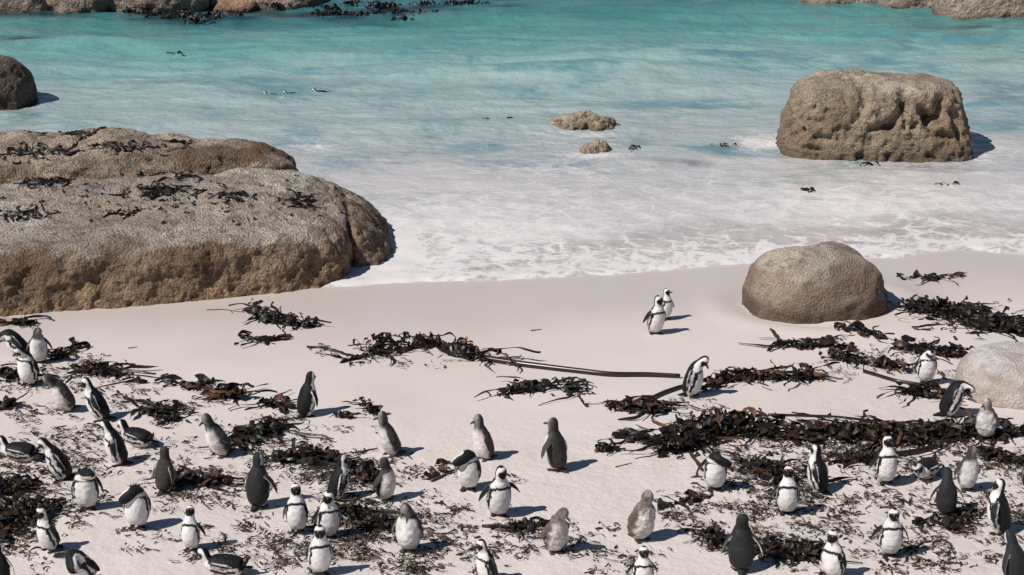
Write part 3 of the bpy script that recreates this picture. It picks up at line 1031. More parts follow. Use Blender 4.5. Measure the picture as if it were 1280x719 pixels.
    hdist = np.linalg.norm(RV - C[int(np.argmin(np.abs(ss - 0.515)))], axis=1)
    low = low * (0.35 + 0.65 * sstep(0.05, 0.13, hdist))
    if kind == 'F':
        RV = RV + Nn * (low * (0.013 * fbm(RV * 15 + seed, 2, seed) + 0.006 * fbm(RV * 60, 2, seed) + 0.004))[:, None]
    else:
        RV = RV + Nn * (low * 0.005 * fbm(RV * 22 + seed, 2, seed))[:, None]
    if kind in 'JF':
        RC = RC * (1 + 0.40 * fbm(RV * 14 + seed * 3, 3, seed + 2))[:, None]
    else:
        RC = RC * (1 + 0.13 * fbm(RV * 14 + seed * 3, 3, seed + 2))[:, None]
    ih = int(np.argmin(np.abs(ss - 0.512)))
    ie = int(np.argmin(np.abs(ss - 0.532)))
    head = (C[ih], A[ih], B[ih], np.cross(A[ih], B[ih]), rad[ih], C[ie], rad[ie])
    return RV, RF, RC, head


def bill_mesh(head, kind):
    c, f, s, u, rd = head[:5]
    ts = np.linspace(0, 1, 8)
    L = 0.066
    BC = c + f * rd[1] * 0.80 + np.outer(ts * L, f) - np.outer(0.010 * ts ** 3, u)
    w = np.interp(ts, [0, .3, .8, 1], [.014, .0105, .007, .002])
    h = np.interp(ts, [0, .3, .75, .9, 1], [.017, .0145, .0125, .0115, .003])
    V, f4, f3, _, _ = loft(BC, [u] * 8, [s] * 8, np.stack([w, h, h], -1), 12)
    return V, f4 + f3


def eye_mesh(head, sd):
    c, f, s = head[5], head[1], head[2]
    rd = head[6]
    a = R(52) * sd
    p = c + f * rd[1] * math.cos(a) * 0.97 + s * rd[0] * math.sin(a) * 0.97
    D, F = ico(2)
    return p + D * 0.0068, F


def add_penguin(fx, fy, top, head_deg, kind, pose, label, name='penguin', group='penguins on the beach', loc=None, fit=True, scale=1.0, cat='penguin', seed=[0]):
    seed[0] += 1
    jr = random.Random(seed[0] * 31)
    pose = dict(pose)
    if 'lean' in pose:
        pose['lean'] += jr.uniform(-3, 4); pose['npitch'] = pose.get('npitch', 0) + jr.uniform(-9, 6); pose['nyaw'] = pose.get('nyaw', 0) + jr.uniform(-14, 14)
        pose['fl'] = pose.get('fl', 14) + jr.uniform(-4, 12); pose['fr'] = pose.get('fr', 14) + jr.uniform(-4, 12); pose['swing'] = jr.uniform(-14, 10)
    V, F, C, hd = penguin_shape(kind=kind, seed=seed[0], **pose)
    if pose.get('prone'):
        dz = -V[:, 2].min() - 0.012
    elif pose.get('swim'):
        dz = 0.0
    else:
        dz = -V[:, 2].min() - 0.004
    off = np.array([0, 0, dz])
    V = V + off
    p = at(fx, fy) if loc is None else np.array(loc)
    rz = R(head_deg) - math.pi / 2
    Rm = np.array(Matrix.Rotation(rz, 3, 'Z'))
    if fit:
        # move the bird back so that its nearest toe, not its centre, stands at the marked spot
        for _ in range(3):
            W = V * scale @ Rm.T + p
            ix, iy = project(W)
            if not pose.get('prone'):
                scale = float(np.clip(scale * (fy - top) / (iy.max() - iy.min()), 0.86, 1.16))
            W = V * scale @ Rm.T + p
            ix, iy = project(W)
            q = at(fx, fy - (iy.max() - fy) * 0.98)
            cx = 0.5 * (ix.min() + ix.max())
            p = at(fx, max(fy - 30, fy - (iy.max() - project(p[None])[1][0])))
    if loc is None:
        p[2] = sand_z(p[0], p[1])
    me = mesh_np(name, V, F)
    set_col(me, 'Col', C)
    o = obj(name, me, M_FEATHER, loc=p, rotz=rz)
    o.scale = (scale,) * 3
    tag(o, label, cat, group)
    h2 = (hd[0] + off, hd[1], hd[2], hd[3], hd[4], hd[5] + off, hd[6])
    bv, bf = bill_mesh(h2, kind)
    bm_ = bpy.data.meshes.new('bill')
    bm_.from_pydata(bv.tolist(), [], bf)
    bm_.shade_smooth()
    obj('bill', bm_, M_BILL if kind in 'AD' else M_BILLJ, o)
    for sd in (1, -1):
        ev, ef = eye_mesh(h2, sd)
        obj('eye', mesh_np('eye', ev, ef), M_EYE, o)
    return o


UP = dict(lean=12, npitch=-10)
def P(**k):
    d = dict(UP); d.update(k); return d


BIRDS = [
    # image x and y of the feet, y of the crown, heading (0 faces the camera, 90 faces right), kind, pose, label
    (830, 401, 360, 40, 'A', P(nyaw=25, fl=24), 'black and white penguin walking just behind its partner near the water'),
    (817, 419, 369, 28, 'A', P(nyaw=25, step=.035, fl=26, fr=20), 'front penguin of the pair walking on wet sand near the water'),
    (861, 499, 442, 72, 'A', P(lean=9, npitch=38, nyaw=-15, fr=8), 'penguin with lowered head beside the long kelp stalk'),
    (34, 450, 408, -75, 'A', P(lean=30, npitch=95, nyaw=-20), 'penguin bent over preening at the far left, behind a pale young bird'),
    (50, 456, 409, 12, 'J', P(npitch=25, nyaw=25, fat=1.05), 'pale bellied young penguin standing in front of a preening one, far left'),
    (38, 484, 432, -25, 'A', P(lean=8, npitch=40, nyaw=-45, fl=10), 'white fronted penguin tucking its head, below the far left pair'),
    (88, 518, 461, -52, 'J', P(lean=20, npitch=30, fat=1.08), 'plump grey young penguin left of a black one, its head lowered'),
    (131, 528, 471, -88, 'A', P(lean=20, npitch=-6), 'black backed penguin looking left beside the plump grey bird'),
    (152, 584, 524, -82, 'A', P(lean=15, npitch=8, nyaw=-15), 'penguin looking down left in front of a bird lying on its belly'),
    (84, 603, 547, -84, 'A', P(lean=24, npitch=20, fl=6), 'penguin leaning over another one that lies flat on the sand, left'),
    (110, 639, 574, 10, 'A', P(lean=8, npitch=75, nyaw=70, fl=24, fr=6), 'penguin twisting its head down to preen its side, lower left'),
    (173, 662, 600, 0, 'A', P(lean=6, npitch=138, nyaw=-78, fl=10, fr=6), 'penguin bowing its head deep to the left on bare sand, lower left'),
    (205, 622, 557, 150, 'J', P(lean=10, fat=1.05, fl=8, fr=8), 'brownish young penguin seen from behind beside dark kelp, left'),
    (66, 693, 634, -42, 'A', P(lean=14, npitch=-5, fl=20), 'penguin facing left at the edge of the thick kelp heap'),
    (110, 736, 682, -20, 'A', P(lean=32, npitch=110, nyaw=40, fr=65, fl=25), 'hunched penguin with one flipper raised at the bottom left'),
    (2, 742, 688, 200, 'A', P(), 'black back of a penguin cut off by the bottom left corner'),
    (380, 525, 464, 138, 'A', P(lean=12, npitch=-8, fr=28, fl=10), 'dark backed penguin seen from behind alone on clean sand, left of centre'),
    (282, 574, 511, -50, 'J', P(lean=22, npitch=-8, fat=1.08, fl=10), 'brown grey young penguin leaning left against a kelp heap'),
    (322, 642, 558, 155, 'D', P(lean=9, npitch=-5, nyaw=-30, fr=32, fl=8), 'tall slate grey penguin seen from behind with one flipper held out'),
    (240, 690, 631, -8, 'A', P(lean=4, npitch=-25, fl=18, fr=12, fat=1.03), 'penguin facing the camera with its bill raised, on bare sand lower left'),
    (372, 668, 604, 5, 'A', P(lean=4, fl=10, fr=8), 'leftmost of three front facing penguins close together, lower left'),
    (410, 676, 613, 22, 'A', P(lean=10, npitch=10, nyaw=-45, fl=14), 'penguin behind the lowest one in the group of three, lower left'),
    (400, 722, 656, 18, 'A', P(lean=9, npitch=5, nyaw=-10, fl=12), 'nearest of the three clustered penguins, cut by the bottom edge'),
    (417, 627, 567, 118, 'A', P(lean=20, npitch=-18, fr=12), 'dark penguin stretching its head right above the cluster of three'),
    (494, 573, 513, -62, 'J', P(lean=20, npitch=-6, fat=1.05), 'dark grey young penguin facing left under a tuft of kelp, centre'),
    (480, 629, 571, 52, 'J', P(lean=6, npitch=-20, nyaw=120, fat=1.1), 'plump young penguin with its head turned onto its back, centre'),
    (512, 692, 628, -12, 'J', P(lean=6, npitch=20, nyaw=-25, fat=1.14, hunch=.3), 'broad white bellied young penguin shaking its head on kelp litter'),
    (609, 578, 517, -55, 'J', P(lean=16, npitch=-6), 'slim grey young penguin looking left behind a bowing adult, centre'),
    (586, 615, 556, -4, 'A', P(lean=6, npitch=140, nyaw=-80, fl=10, fr=5), 'penguin bowing its head to the left in front of a grey one, centre'),
    (622, 648, 580, 18, 'A', P(lean=10, npitch=-6, nyaw=45, step=.03, fl=34, fr=30), 'striding penguin with both flippers out, centre'),
    (698, 593, 520, -128, 'J', P(lean=9, npitch=-8, nyaw=25, fl=34, fr=22), 'grey penguin seen from behind with spread flippers on clean sand'),
    (692, 695, 634, 30, 'F', P(lean=10, npitch=26, nyaw=15, fat=1.02), 'small fluffy brown chick with bowed head, bottom centre'),
    (797, 681, 613, 42, 'F', P(lean=14, npitch=0, fat=1.14), 'large fluffy moulting chick looking right, bottom centre'),
    (613, 734, 673, -60, 'A', P(lean=15, npitch=-4), 'penguin looking left at the bottom edge below the striding one'),
    (803, 742, 682, 4, 'A', P(lean=6, fl=18, fr=18), 'front facing penguin cut by the bottom edge below the fluffy chick'),
    (893, 615, 564, 0, 'A', P(lean=6, npitch=140, nyaw=78, fl=8, fr=34), 'penguin bowing its head to the right beside the large kelp heap'),
    (983, 645, 582, -6, 'A', P(lean=4, npitch=-22, fl=10, fr=14), 'front facing white bellied penguin with its bill up, right of centre'),
    (1026, 620, 555, -120, 'A', P(lean=12, npitch=-14, fl=10), 'upright penguin in profile looking left in front of the kelp bank'),
    (926, 724, 636, 178, 'D', P(lean=8, npitch=-22, fl=26, fr=26), 'dark slate penguin seen from behind at the bottom edge, bill up'),
    (1043, 728, 661, -40, 'A', P(lean=10, npitch=-4, fl=8), 'penguin looking left at the bottom edge, right of the dark one'),
    (1106, 607, 544, 8, 'A', P(lean=6, npitch=-18, fl=10, fr=18), 'front facing penguin just below the kelp bank, right'),
    (1111, 698, 634, 3, 'A', P(lean=5, npitch=12, nyaw=10, fl=26, fr=26), 'front facing penguin with lowered head and open flippers, lower right'),
    (1182, 653, 584, 176, 'D', P(lean=8, npitch=25, fl=22, fr=22), 'charcoal penguin seen from behind on a patch of kelp, lower right'),
    (1207, 615, 556, 10, 'J', P(lean=5, nyaw=40, npitch=12, fat=1.05), 'pale young penguin facing the camera behind the charcoal one'),
    (1252, 671, 597, -122, 'A', P(lean=10, npitch=-16, fl=16), 'large penguin in profile looking left near the right edge'),
    (1270, 742, 662, 205, 'D', P(lean=10, npitch=10), 'dark back of a penguin cut by the bottom right corner'),
    (1288, 620, 560, 170, 'D', P(), 'dark flank of a penguin cut by the right edge'),
    (1156, 481, 436, 4, 'A', P(lean=8, npitch=58, nyaw=12), 'penguin with bowed head between kelp strands, far right'),
    (1181, 523, 473, 95, 'A', P(lean=22, npitch=95, nyaw=-35, fr=4, fl=6), 'penguin bent over preening left of the pale boulder'),
    (1232, 551, 497, -28, 'F', P(lean=6, npitch=8, nyaw=-15, fat=1.13), 'puffy pale bellied young bird standing in front of the pale boulder'),
    # lying on their bellies
    (188, 560, 536, -118, 'A', dict(prone=True, fat=1.18, npitch=-60, nyaw=0, fl=6, fr=6), 'penguin lying flat behind the one looking down, left'),
    (45, 578, 550, -100, 'A', dict(prone=True, fat=1.18, npitch=-58, nyaw=10, fl=8, fr=8), 'penguin lying flat at the feet of a leaning one, left'),
    (305, 722, 698, -96, 'A', dict(prone=True, fat=1.18, npitch=-62, nyaw=0, fl=8, fr=8), 'penguin lying flat on its belly at the bottom edge'),
    (1165, 599, 568, -35, 'A', dict(prone=True, fat=1.18, npitch=-40, nyaw=30, fl=8, fr=8), 'penguin lying down with its head drawn in, right, beside the pale young bird'),
]


def build_birds():
    for b in BIRDS:
        add_penguin(*b)
    for (x, y, h, lab) in ((349, 122, -100, 'leftmost of three penguins swimming in the bay'), (374, 120, -80, 'middle one of three penguins swimming in the bay'),
                           (410, 118, -95, 'rightmost of three penguins swimming in the bay')):
        p = plane_at(x, y)
        add_penguin(x, y, y - 8, h, 'A', dict(swim=True, npitch=-45, fl=12, fr=12, voxel=0.011), lab, 'swimming_penguin', 'penguins swimming', (p[0], p[1], -0.02), False, 0.8)


build_birds()


# ------------------------------------------------------------------ kelp
KD_COLS = [np.array([0.010, 0.0085, 0.007]), np.array([0.020, 0.014, 0.009]), np.array([0.044, 0.026, 0.013]), np.array([0.105, 0.048, 0.024])]


def ribbons(n, sampler, length, width, z0, zr, curl, seed, cols, weights, segs=7, lift=0.06, heading=None, zfun=None, twist=1.0):
    """curled blades as two-sided strips; returns V, F, C"""
    r = np.random.default_rng(seed)
    st = sampler(r, n)
    L = r.uniform(length[0], length[1], n)
    Wd = r.uniform(width[0], width[1], n)
    th = r.uniform(0, 2 * np.pi, n) if heading is None else heading(r, n)
    ci = r.choice(len(cols), n, p=weights)
    zc = r.uniform(0, 1, n) ** 1.4 * zr + z0
    VV = np.zeros((n, segs + 1, 3, 3))
    p = np.stack([st[:, 0], st[:, 1]], -1)
    tw = r.uniform(-1, 1, n) * twist
    kurv = r.normal(0, curl, n)
    arch = r.uniform(0.2, 1.0, n) * lift
    ph = r.uniform(0, 6.28, n)
    for k in range(segs + 1):
        t = k / segs
        d = np.stack([np.cos(th), np.sin(th)], -1)
        nrm = np.stack([-np.sin(th), np.cos(th)], -1)
        g = zfun(p[:, 0], p[:, 1])
        z = g + zc + arch * np.sin(t * np.pi * 1.0 + 0.3 * np.sin(ph)) + 0.25 * arch * np.sin(t * 9 + ph) + 0.012
        z = np.maximum(z, g + 0.004)
        w = Wd * (0.62 + 0.5 * math.sin(math.pi * min(1, (t * 0.90 + 0.06)))) * 0.5
        ta = tw * (t * 2.4) + 0.5 * np.sin(ph + t * 5)
        hx, hz = np.cos(ta) * w, np.sin(ta) * w
        for j, sgn in enumerate((-1, 0, 1)):
            VV[:, k, j, :2] = p + nrm * (hx * sgn)[:, None]
            VV[:, k, j, 2] = np.maximum(z + hz * sgn + (0.0 if sgn else 0.25 * w), g + 0.002)
        p = p + d * (L / segs)[:, None]
        th = th + kurv / segs + r.normal(0, curl * 0.25, n)
    V = VV.reshape(-1, 3)
    base = np.arange(n)[:, None, None] * (segs + 1) * 3
    k = np.arange(segs)[None, :, None] * 3
    j = np.arange(2)[None, None, :]
    q = (base + k + j)
    F = np.stack([q, q + 1, q + 4, q + 3], -1).reshape(-1, 4)
    C = np.array(cols)[ci] * r.uniform(0.7, 1.4, (n, 1))
    C = np.repeat(C, (segs + 1) * 3, 0)
    return V, F, C


def poly_sampler(pts, width):
    pts = np.array([at(*p)[:2] for p in pts]) if len(pts) > 1 else np.array([at(*pts[0])[:2]] * 2) + np.array([[-.05, 0], [.05, 0]])
    seg = np.linalg.norm(np.diff(pts, axis=0), axis=1)
    cum = np.concatenate([[0], np.cumsum(seg)])

    def f(r, n):
        nc = max(2, int(cum[-1] / 0.45))
        cen = r.uniform(0, cum[-1], nc)
        u = np.where(r.uniform(0, 1, n) < 0.62, cen[r.integers(0, nc, n)] + r.normal(0, 0.13, n), r.uniform(0, cum[-1], n))
        u = np.clip(u, 0, cum[-1])
        x = np.interp(u, cum, pts[:, 0]); y = np.interp(u, cum, pts[:, 1])
        taper = 0.5 + 0.5 * np.sin(np.pi * u / cum[-1])
        o = r.normal(0, 0.5, (n, 2)) * width * taper[:, None]
        return np.stack([x + o[:, 0], y + o[:, 1]], -1)
    return f, pts, cum


def mound(pts, cum, width, height, seed):
    """lumpy compacted body of a heap"""
    L = cum[-1]
    nu, nv = max(18, int(L / 0.03)), 21
    u = np.linspace(-0.12, 1.12, nu)
    v = np.linspace(-1, 1, nv)
    U, Vv, F = grid(u, v)
    x = np.interp(U * L, cum, pts[:, 0]) + np.where(U < 0, U * L, 0) * (pts[1, 0] - pts[0, 0]) / (cum[1] + 1e-6) + np.where(U > 1, (U - 1) * L, 0) * (pts[-1, 0] - pts[-2, 0]) / (cum[-1] - cum[-2] + 1e-6)
    y = np.interp(U * L, cum, pts[:, 1]) + np.where(U < 0, U * L, 0) * (pts[1, 1] - pts[0, 1]) / (cum[1] + 1e-6) + np.where(U > 1, (U - 1) * L, 0) * (pts[-1, 1] - pts[-2, 1]) / (cum[-1] - cum[-2] + 1e-6)
    dx = np.gradient(np.interp(u * L, cum, pts[:, 0])); dy = np.gradient(np.interp(u * L, cum, pts[:, 1]))
    ln = np.hypot(dx, dy) + 1e-6
    nx, ny = -dy / ln, dx / ln
    nx = np.where(ln < 1e-4, 0, nx); ny = np.where(ln < 1e-4, 1, ny)
    NX, NY = np.tile(nx, nv), np.tile(ny, nv)
    Pn = np.stack([x, y, 0 * x], -1)
    ww = width * (0.75 + 0.5 * fbm(Pn * 2.2, 2, seed))
    x = x + NX * Vv * ww; y = y + NY * Vv * ww
    Pn = np.stack([x, y, 0 * x + seed], -1)
    prof = np.clip(1 - Vv ** 2, 0, 1) ** 0.6 * np.clip(1 - (np.abs(U - 0.5) / 0.62) ** 4, 0, 1)
    h = height * prof * (0.80 + 1.0 * fbm(Pn * 4.0, 3, seed + 2) + 0.7 * ridged(Pn * 8, 2, seed + 4) + 0.7 * fbm(Pn * 19, 2, seed + 6)) * 0.72 - 0.035
    h = h - height * 0.55 * sstep(0.0, 0.45, fbm(Pn * 1.7 + 4, 2, seed + 8))
    z = ground(x, y) + h
    return np.stack([x, y, z], -1), F


def join(parts):
    V, F, C, k = [], [], [], 0
    for v, f, c in parts:
        V.append(v); F.append(f + k); C.append(c); k += len(v)
    return np.concatenate(V), np.concatenate(F), np.concatenate(C)


def tube(pts, r0, r1, nseg=10):
    pts = np.asarray(pts, float)
    n = len(pts)
    tg = np.gradient(pts, axis=0)
    tg /= np.linalg.norm(tg, axis=1)[:, None] + 1e-9
    A = np.cross(tg, [0, 0, 1.0]); A /= np.linalg.norm(A, axis=1)[:, None] + 1e-9
    B = np.cross(A, tg)
    rr = np.linspace(r0, r1, n)
    V, f4, f3, _, _ = loft(pts, A, B, np.stack([rr, rr, rr], -1), nseg)
    return V, f4 + f3


def path_on_sand(px, n=40, lift=0.02):
    w = np.array([at(*p) for p in px])
    seg = np.concatenate([[0], np.cumsum(np.linalg.norm(np.diff(w, axis=0), axis=1))])
    u = np.linspace(0, seg[-1], n)
    x, y = np.interp(u, seg, w[:, 0]), np.interp(u, seg, w[:, 1])
    for _ in range(4):
        x[1:-1] = (x[:-2] + 2 * x[1:-1] + x[2:]) / 4
        y[1:-1] = (y[:-2] + 2 * y[1:-1] + y[2:]) / 4
    return np.stack([x, y, ground(x, y) + lift], -1)


HEAP_SEED = [100]


def heap(label, pts, width, height, n, blade=(0.10, 0.34), bw=(0.020, 0.068), tone=0, stipes=(), body=True, loose=0.25, group='kelp heaps on the sand', fronds=6):
    HEAP_SEED[0] += 7
    sd = HEAP_SEED[0]
    height *= 0.80
    width *= 0.85
    n = int(n * 0.86)
    sam, P2, cum = poly_sampler(pts, width)
    wts = [[.50, .32, .14, .04], [.28, .34, .26, .12], [.10, .26, .38, .26]][tone]
    c0 = np.array([P2[:, 0].mean(), P2[:, 1].mean(), 0.0])
    c0[2] = ground(c0[0], c0[1])[0]
    root = empty('kelp_heap', c0)
    parts = []
    if body:
        mv, mf = mound(P2, cum, width * 0.85, height, sd)
        mc = np.repeat(KD_COLS[0][None], len(mv), 0)
        tn = sstep(-0.1, 0.5, fbm(mv * 5, 2, sd + 1))[:, None] * [0.3, 0.7, 1.0][tone]
        mc = mc * (1 - tn) + KD_COLS[1][None] * tn
        parts.append((mv, mf, mc))
    hgt = lambda x, y: ground(x, y)
    nb = int(n * (1 - loose))
    parts.append(ribbons(nb, sam, (blade[0] * 0.8, blade[1] * 0.8), bw, 0.0, height * 0.95, 3.0, sd + 1, KD_COLS, wts, 6, height * 0.45 + 0.015, zfun=hgt))
    dirs = math.atan2(P2[-1, 1] - P2[0, 1], P2[-1, 0] - P2[0, 0])
    hd_ = lambda r, k: dirs + r.choice([0, math.pi], k) + r.normal(0, 0.5, k)
    parts.append(ribbons(max(3, int(n * 0.22)), sam, (blade[1] * 0.9, blade[1] * 2.4), (0.018, 0.046), 0.0, height * 0.8, 1.1, sd + 5, KD_COLS, [.3, .35, .25, .10], 12, height * 0.25 + 0.01, heading=hd_, zfun=hgt, twist=1.6))
    f2 = lambda r, k: sam(r, k) + r.normal(0, width * 0.75, (k, 2))
    parts.append(ribbons(max(2, int(n * loose)), f2, (blade[0] * 0.5, blade[1] * 0.7), (bw[0] * 0.5, bw[1] * 0.6), 0.0, 0.01, 1.5, sd + 2, KD_COLS, wts, 5, 0.018, zfun=hgt))
    V, F, C = join(parts)
    me = mesh_np('tangled_blades', V - c0, F)
    set_col(me, 'Col', C)
    tag(obj('tangled_blades', me, M_KELP, root), kind='stuff')
    for k in range(fronds):
        V, F, C = ribbons(1, sam, (blade[1] * 0.8, blade[1] * 1.3), (bw[1] * 0.9, bw[1] * 1.4), height * 0.4, height * 0.5, 2.6, sd + 11 + k, KD_COLS, wts, 9, height * 0.4 + 0.02, zfun=hgt)
        me = mesh_np('frond', V - c0, F)
        set_col(me, 'Col', C)
        obj('frond', me, M_KELP, root)
    for (px, r0, r1) in stipes:
        v, f = tube(path_on_sand(px, 44, max(r0, r1) * 0.8) - c0, r0, r1)
        me = bpy.data.meshes.new('stipe')
        me.from_pydata(v.tolist(), [], f)
        me.shade_smooth()
        obj('stipe', me, M_STIPE, root)
    tag(root, label, 'kelp', group)
    return root


HEAPS = [
    ('small dark kelp heap on the sand just below the slab', [(310, 388), (345, 402), (392, 409)], .20, .17, 90, {}),
    ('flat kelp scrap below the heap by the slab', [(298, 424), (330, 428), (354, 423)], .10, .06, 30, {}),
    ('long brown kelp plant with thick stalk trailing right across the beach', [(440, 450), (480, 440), (545, 432), (580, 446), (615, 453)], .20, .24, 190,
     dict(tone=1, stipes=(([(600, 450), (650, 458), (700, 464), (760, 471), (810, 471), (850, 473)], .050, .028),))),
    ('dark kelp bundle lying by itself below the long stalk', [(622, 494), (670, 487), (700, 484), (728, 492)], .13, .13, 90, {}),
    ('brown kelp holdfast with a short stalk, left of the lone penguin', [(770, 512), (805, 512), (838, 514)], .17, .14, 80, dict(tone=1, stipes=(([(805, 505), (830, 493), (850, 486), (868, 483)], .035, .028),))),
    ('reddish brown kelp bank behind the penguin with lowered head', [(872, 488), (915, 474), (960, 474), (1018, 473)], .17, .16, 150, dict(tone=2, stipes=(([(925, 470), (970, 465), (1015, 470)], .022, .012),))),
    ('wide black kelp mat right of the rounded boulder', [(1150, 388), (1190, 394), (1240, 406), (1285, 414)], .62, .15, 420, dict(blade=(.15, .45), bw=(.025, .075), fronds=10)),
    ('thin kelp line on the sand behind the wide black mat', [(1120, 347), (1150, 349), (1196, 346)], .10, .04, 25, dict(body=False)),
    ('kelp scraps at the left end of the weed right of centre', [(982, 434), (1030, 431), (1072, 438)], .17, .08, 80, {}),
    ('short kelp streak below the rounded boulder', [(1052, 411), (1080, 418), (1104, 424)], .10, .06, 40, {}),
    ('kelp clump left of the far right bowing penguin', [(1040, 448), (1080, 456), (1130, 462)], .16, .11, 90, dict(tone=1)),
    ('kelp clump behind the far right bowing penguin', [(1118, 436), (1165, 442), (1214, 446)], .18, .13, 120, {}),
    ('small dark kelp lump beside the preening penguin by the pale boulder', [(1128, 491), (1150, 494), (1176, 497)], .14, .13, 70, dict(stipes=(([(1080, 466), (1120, 478), (1160, 484), (1190, 492)], .028, .02),))),
    ('high black hump of kelp at the left end of the kelp bank', [(832, 566), (870, 552), (905, 540), (940, 538)], .24, .27, 260, dict(blade=(.15, .4), bw=(.025, .075), tone=1, fronds=10)),
    ('middle of the kelp bank behind the profile penguin', [(940, 545), (1000, 548), (1060, 545), (1110, 545)], .27, .17, 300, dict(tone=1, blade=(.12, .4), stipes=(([(960, 520), (1040, 522), (1100, 528), (1160, 532)], .02, .012),))),
    ('right end of the kelp bank with a curved brown stalk', [(1100, 556), (1150, 548), (1215, 540)], .25, .16, 220, dict(tone=1, blade=(.12, .4), stipes=(([(1110, 572), (1150, 566), (1190, 552), (1225, 544)], .035, .028),))),
    ('kelp strands along the right edge below the pale boulder', [(1215, 545), (1250, 545), (1285, 540)], .17, .08, 90, {}),
    ('kelp litter bank below the kelp bank, left of the front facing bird', [(930, 578), (960, 590), (990, 606)], .22, .09, 150, {}),
    ('kelp heap with curled brown leaf, left of the lone dark backed bird', [(264, 496), (282, 494), (302, 498)], .10, .13, 60, dict(tone=1)),
    ('flat kelp tuft beside the lone dark backed bird', [(330, 507), (345, 508), (364, 510)], .09, .07, 40, {}),
    ('thin kelp string on the sand left of the curled brown leaf', [(178, 478), (210, 482), (240, 486), (275, 478)], .07, .05, 40, dict(body=False)),
    ('loose kelp tangle right of the bird looking left, upper left', [(170, 506), (195, 515), (215, 528)], .20, .06, 80, dict(body=False)),
    ('kelp heap behind the brown grey young bird', [(300, 552), (325, 545), (352, 536)], .24, .14, 140, {}),
    ('kelp heap above the three clustered birds', [(350, 577), (380, 574), (412, 576)], .20, .10, 130, {}),
    ('dark kelp in the shadow of the brownish young bird', [(222, 604), (250, 602), (276, 606)], .18, .09, 90, {}),
    ('kelp patch behind the plump grey bird, upper left', [(100, 462), (125, 466), (150, 470)], .18, .09, 100, {}),
    ('kelp strip at the left edge beside the tucked penguin', [(-5, 468), (15, 470), (34, 474)], .14, .06, 60, {}),
    ('small kelp tuft right of the far left pair', [(62, 446), (80, 444), (108, 428)], .10, .07, 40, {}),
    ('black kelp lump cut by the left edge', [(-10, 508), (4, 508), (14, 510)], .11, .12, 40, {}),
    ('kelp bits at the foot of the slab, far left', [(4, 404), (20, 404), (40, 408)], .08, .05, 25, dict(tone=1, body=False)),
    ('thick kelp heap in the lower left corner', [(-20, 672), (10, 660), (30, 640), (52, 652)], .34, .16, 300, dict(blade=(.08, .25))),
    ('kelp pile at the left edge above the thick heap', [(-15, 622), (10, 615), (30, 606)], .25, .10, 160, dict(blade=(.08, .25))),
    ('kelp clump beneath the plump bird, centre left', [(430, 588), (450, 592), (470, 602)], .22, .10, 130, dict(blade=(.06, .2))),
    ('kelp clump left of the shaking young bird', [(430, 640), (460, 650), (490, 660)], .24, .07, 150, dict(blade=(.06, .2), body=False)),
    ('upright kelp tuft in front of the dark grey young bird', [(452, 506), (462, 514), (472, 520)], .06, .10, 34, dict(blade=(.06, .16))),
    ('dark curled kelp ring alone on the sand', [(427, 522), (432, 523), (438, 523)], .045, .08, 22, dict(blade=(.06, .14), fronds=3)),
    ('broad kelp patch right of the dark slate bird', [(950, 690), (985, 694), (1020, 694)], .24, .09, 190, dict(blade=(.08, .26))),
    ('kelp patch left of the dark slate bird', [(885, 668), (900, 680), (915, 690)], .16, .07, 80, dict(blade=(.06, .2))),
    ('kelp sprig behind the small fluffy chick', [(640, 664), (665, 657), (690, 660)], .10, .05, 50, dict(blade=(.06, .2), body=False)),
    ('kelp patch under the charcoal bird', [(1150, 654), (1185, 660), (1215, 646)], .16, .05, 80, dict(blade=(.06, .2), body=False)),
    ('kelp patch between the pale young bird and the right edge', [(1225, 566), (1250, 574), (1275, 580)], .16, .07, 110, dict(blade=(.06, .22))),
    ('kelp patch left of the front facing bird below the bank', [(1050, 580), (1070, 572), (1085, 580)], .16, .06, 100, dict(blade=(.06, .2))),
    ('kelp wisps right of the large fluffy chick', [(836, 634), (860, 628), (880, 624)], .08, .04, 30, dict(blade=(.06, .2), body=False, tone=1)),
    ('brown kelp leaf with stalk left of the bowing central bird', [(520, 600), (545, 594), (562, 582)], .06, .05, 22, dict(blade=(.06, .16), body=False, tone=1)),
    ('pair of kelp scraps right of the bird with spread flippers', [(748, 566), (765, 562), (780, 562)], .05, .05, 18, dict(blade=(.06, .16), body=False, tone=1)),
    ('thin kelp blades left of the high black hump', [(775, 545), (800, 548), (822, 556)], .12, .05, 40, dict(body=False)),
]


def build_heaps():
    for (lab, pts, w, h, n, kw) in HEAPS:
        if n > 100 and 'fronds' not in kw: kw = dict(kw, fronds=8)
        heap(lab, pts, w, h, n, **kw)


LITTER = [(60, 470, 70, 22, 260), (90, 520, 80, 30, 160), (50, 590, 70, 45, 520), (30, 650, 50, 45, 620), (130, 560, 80, 25, 220), (240, 600, 60, 22, 260), (330, 545, 60, 22, 220), (380, 590, 60, 30, 420),
          (450, 600, 50, 40, 420), (470, 660, 90, 36, 760), (420, 690, 120, 26, 420), (560, 700, 80, 22, 240), (680, 664, 60, 20, 240), (740, 700, 70, 16, 100), (300, 660, 80, 30, 110), (880, 640, 60, 30, 140),
          (960, 600, 60, 30, 420), (980, 660, 100, 36, 640), (1060, 640, 80, 50, 340), (1130, 565, 110, 20, 420), (1240, 575, 50, 25, 300), (1200, 625, 70, 40, 240), (1150, 690, 100, 30, 220), (1230, 660, 50, 40, 160),
          (1000, 560, 150, 15, 260), (1080, 445, 80, 25, 130), (200, 505, 60, 25, 160), (330, 700, 80, 22, 90), (640, 600, 400, 100, 70), (1180, 470, 90, 30, 90), (850, 520, 80, 25, 80), (500, 450, 70, 12, 50), (240, 640, 120, 50, 120)]


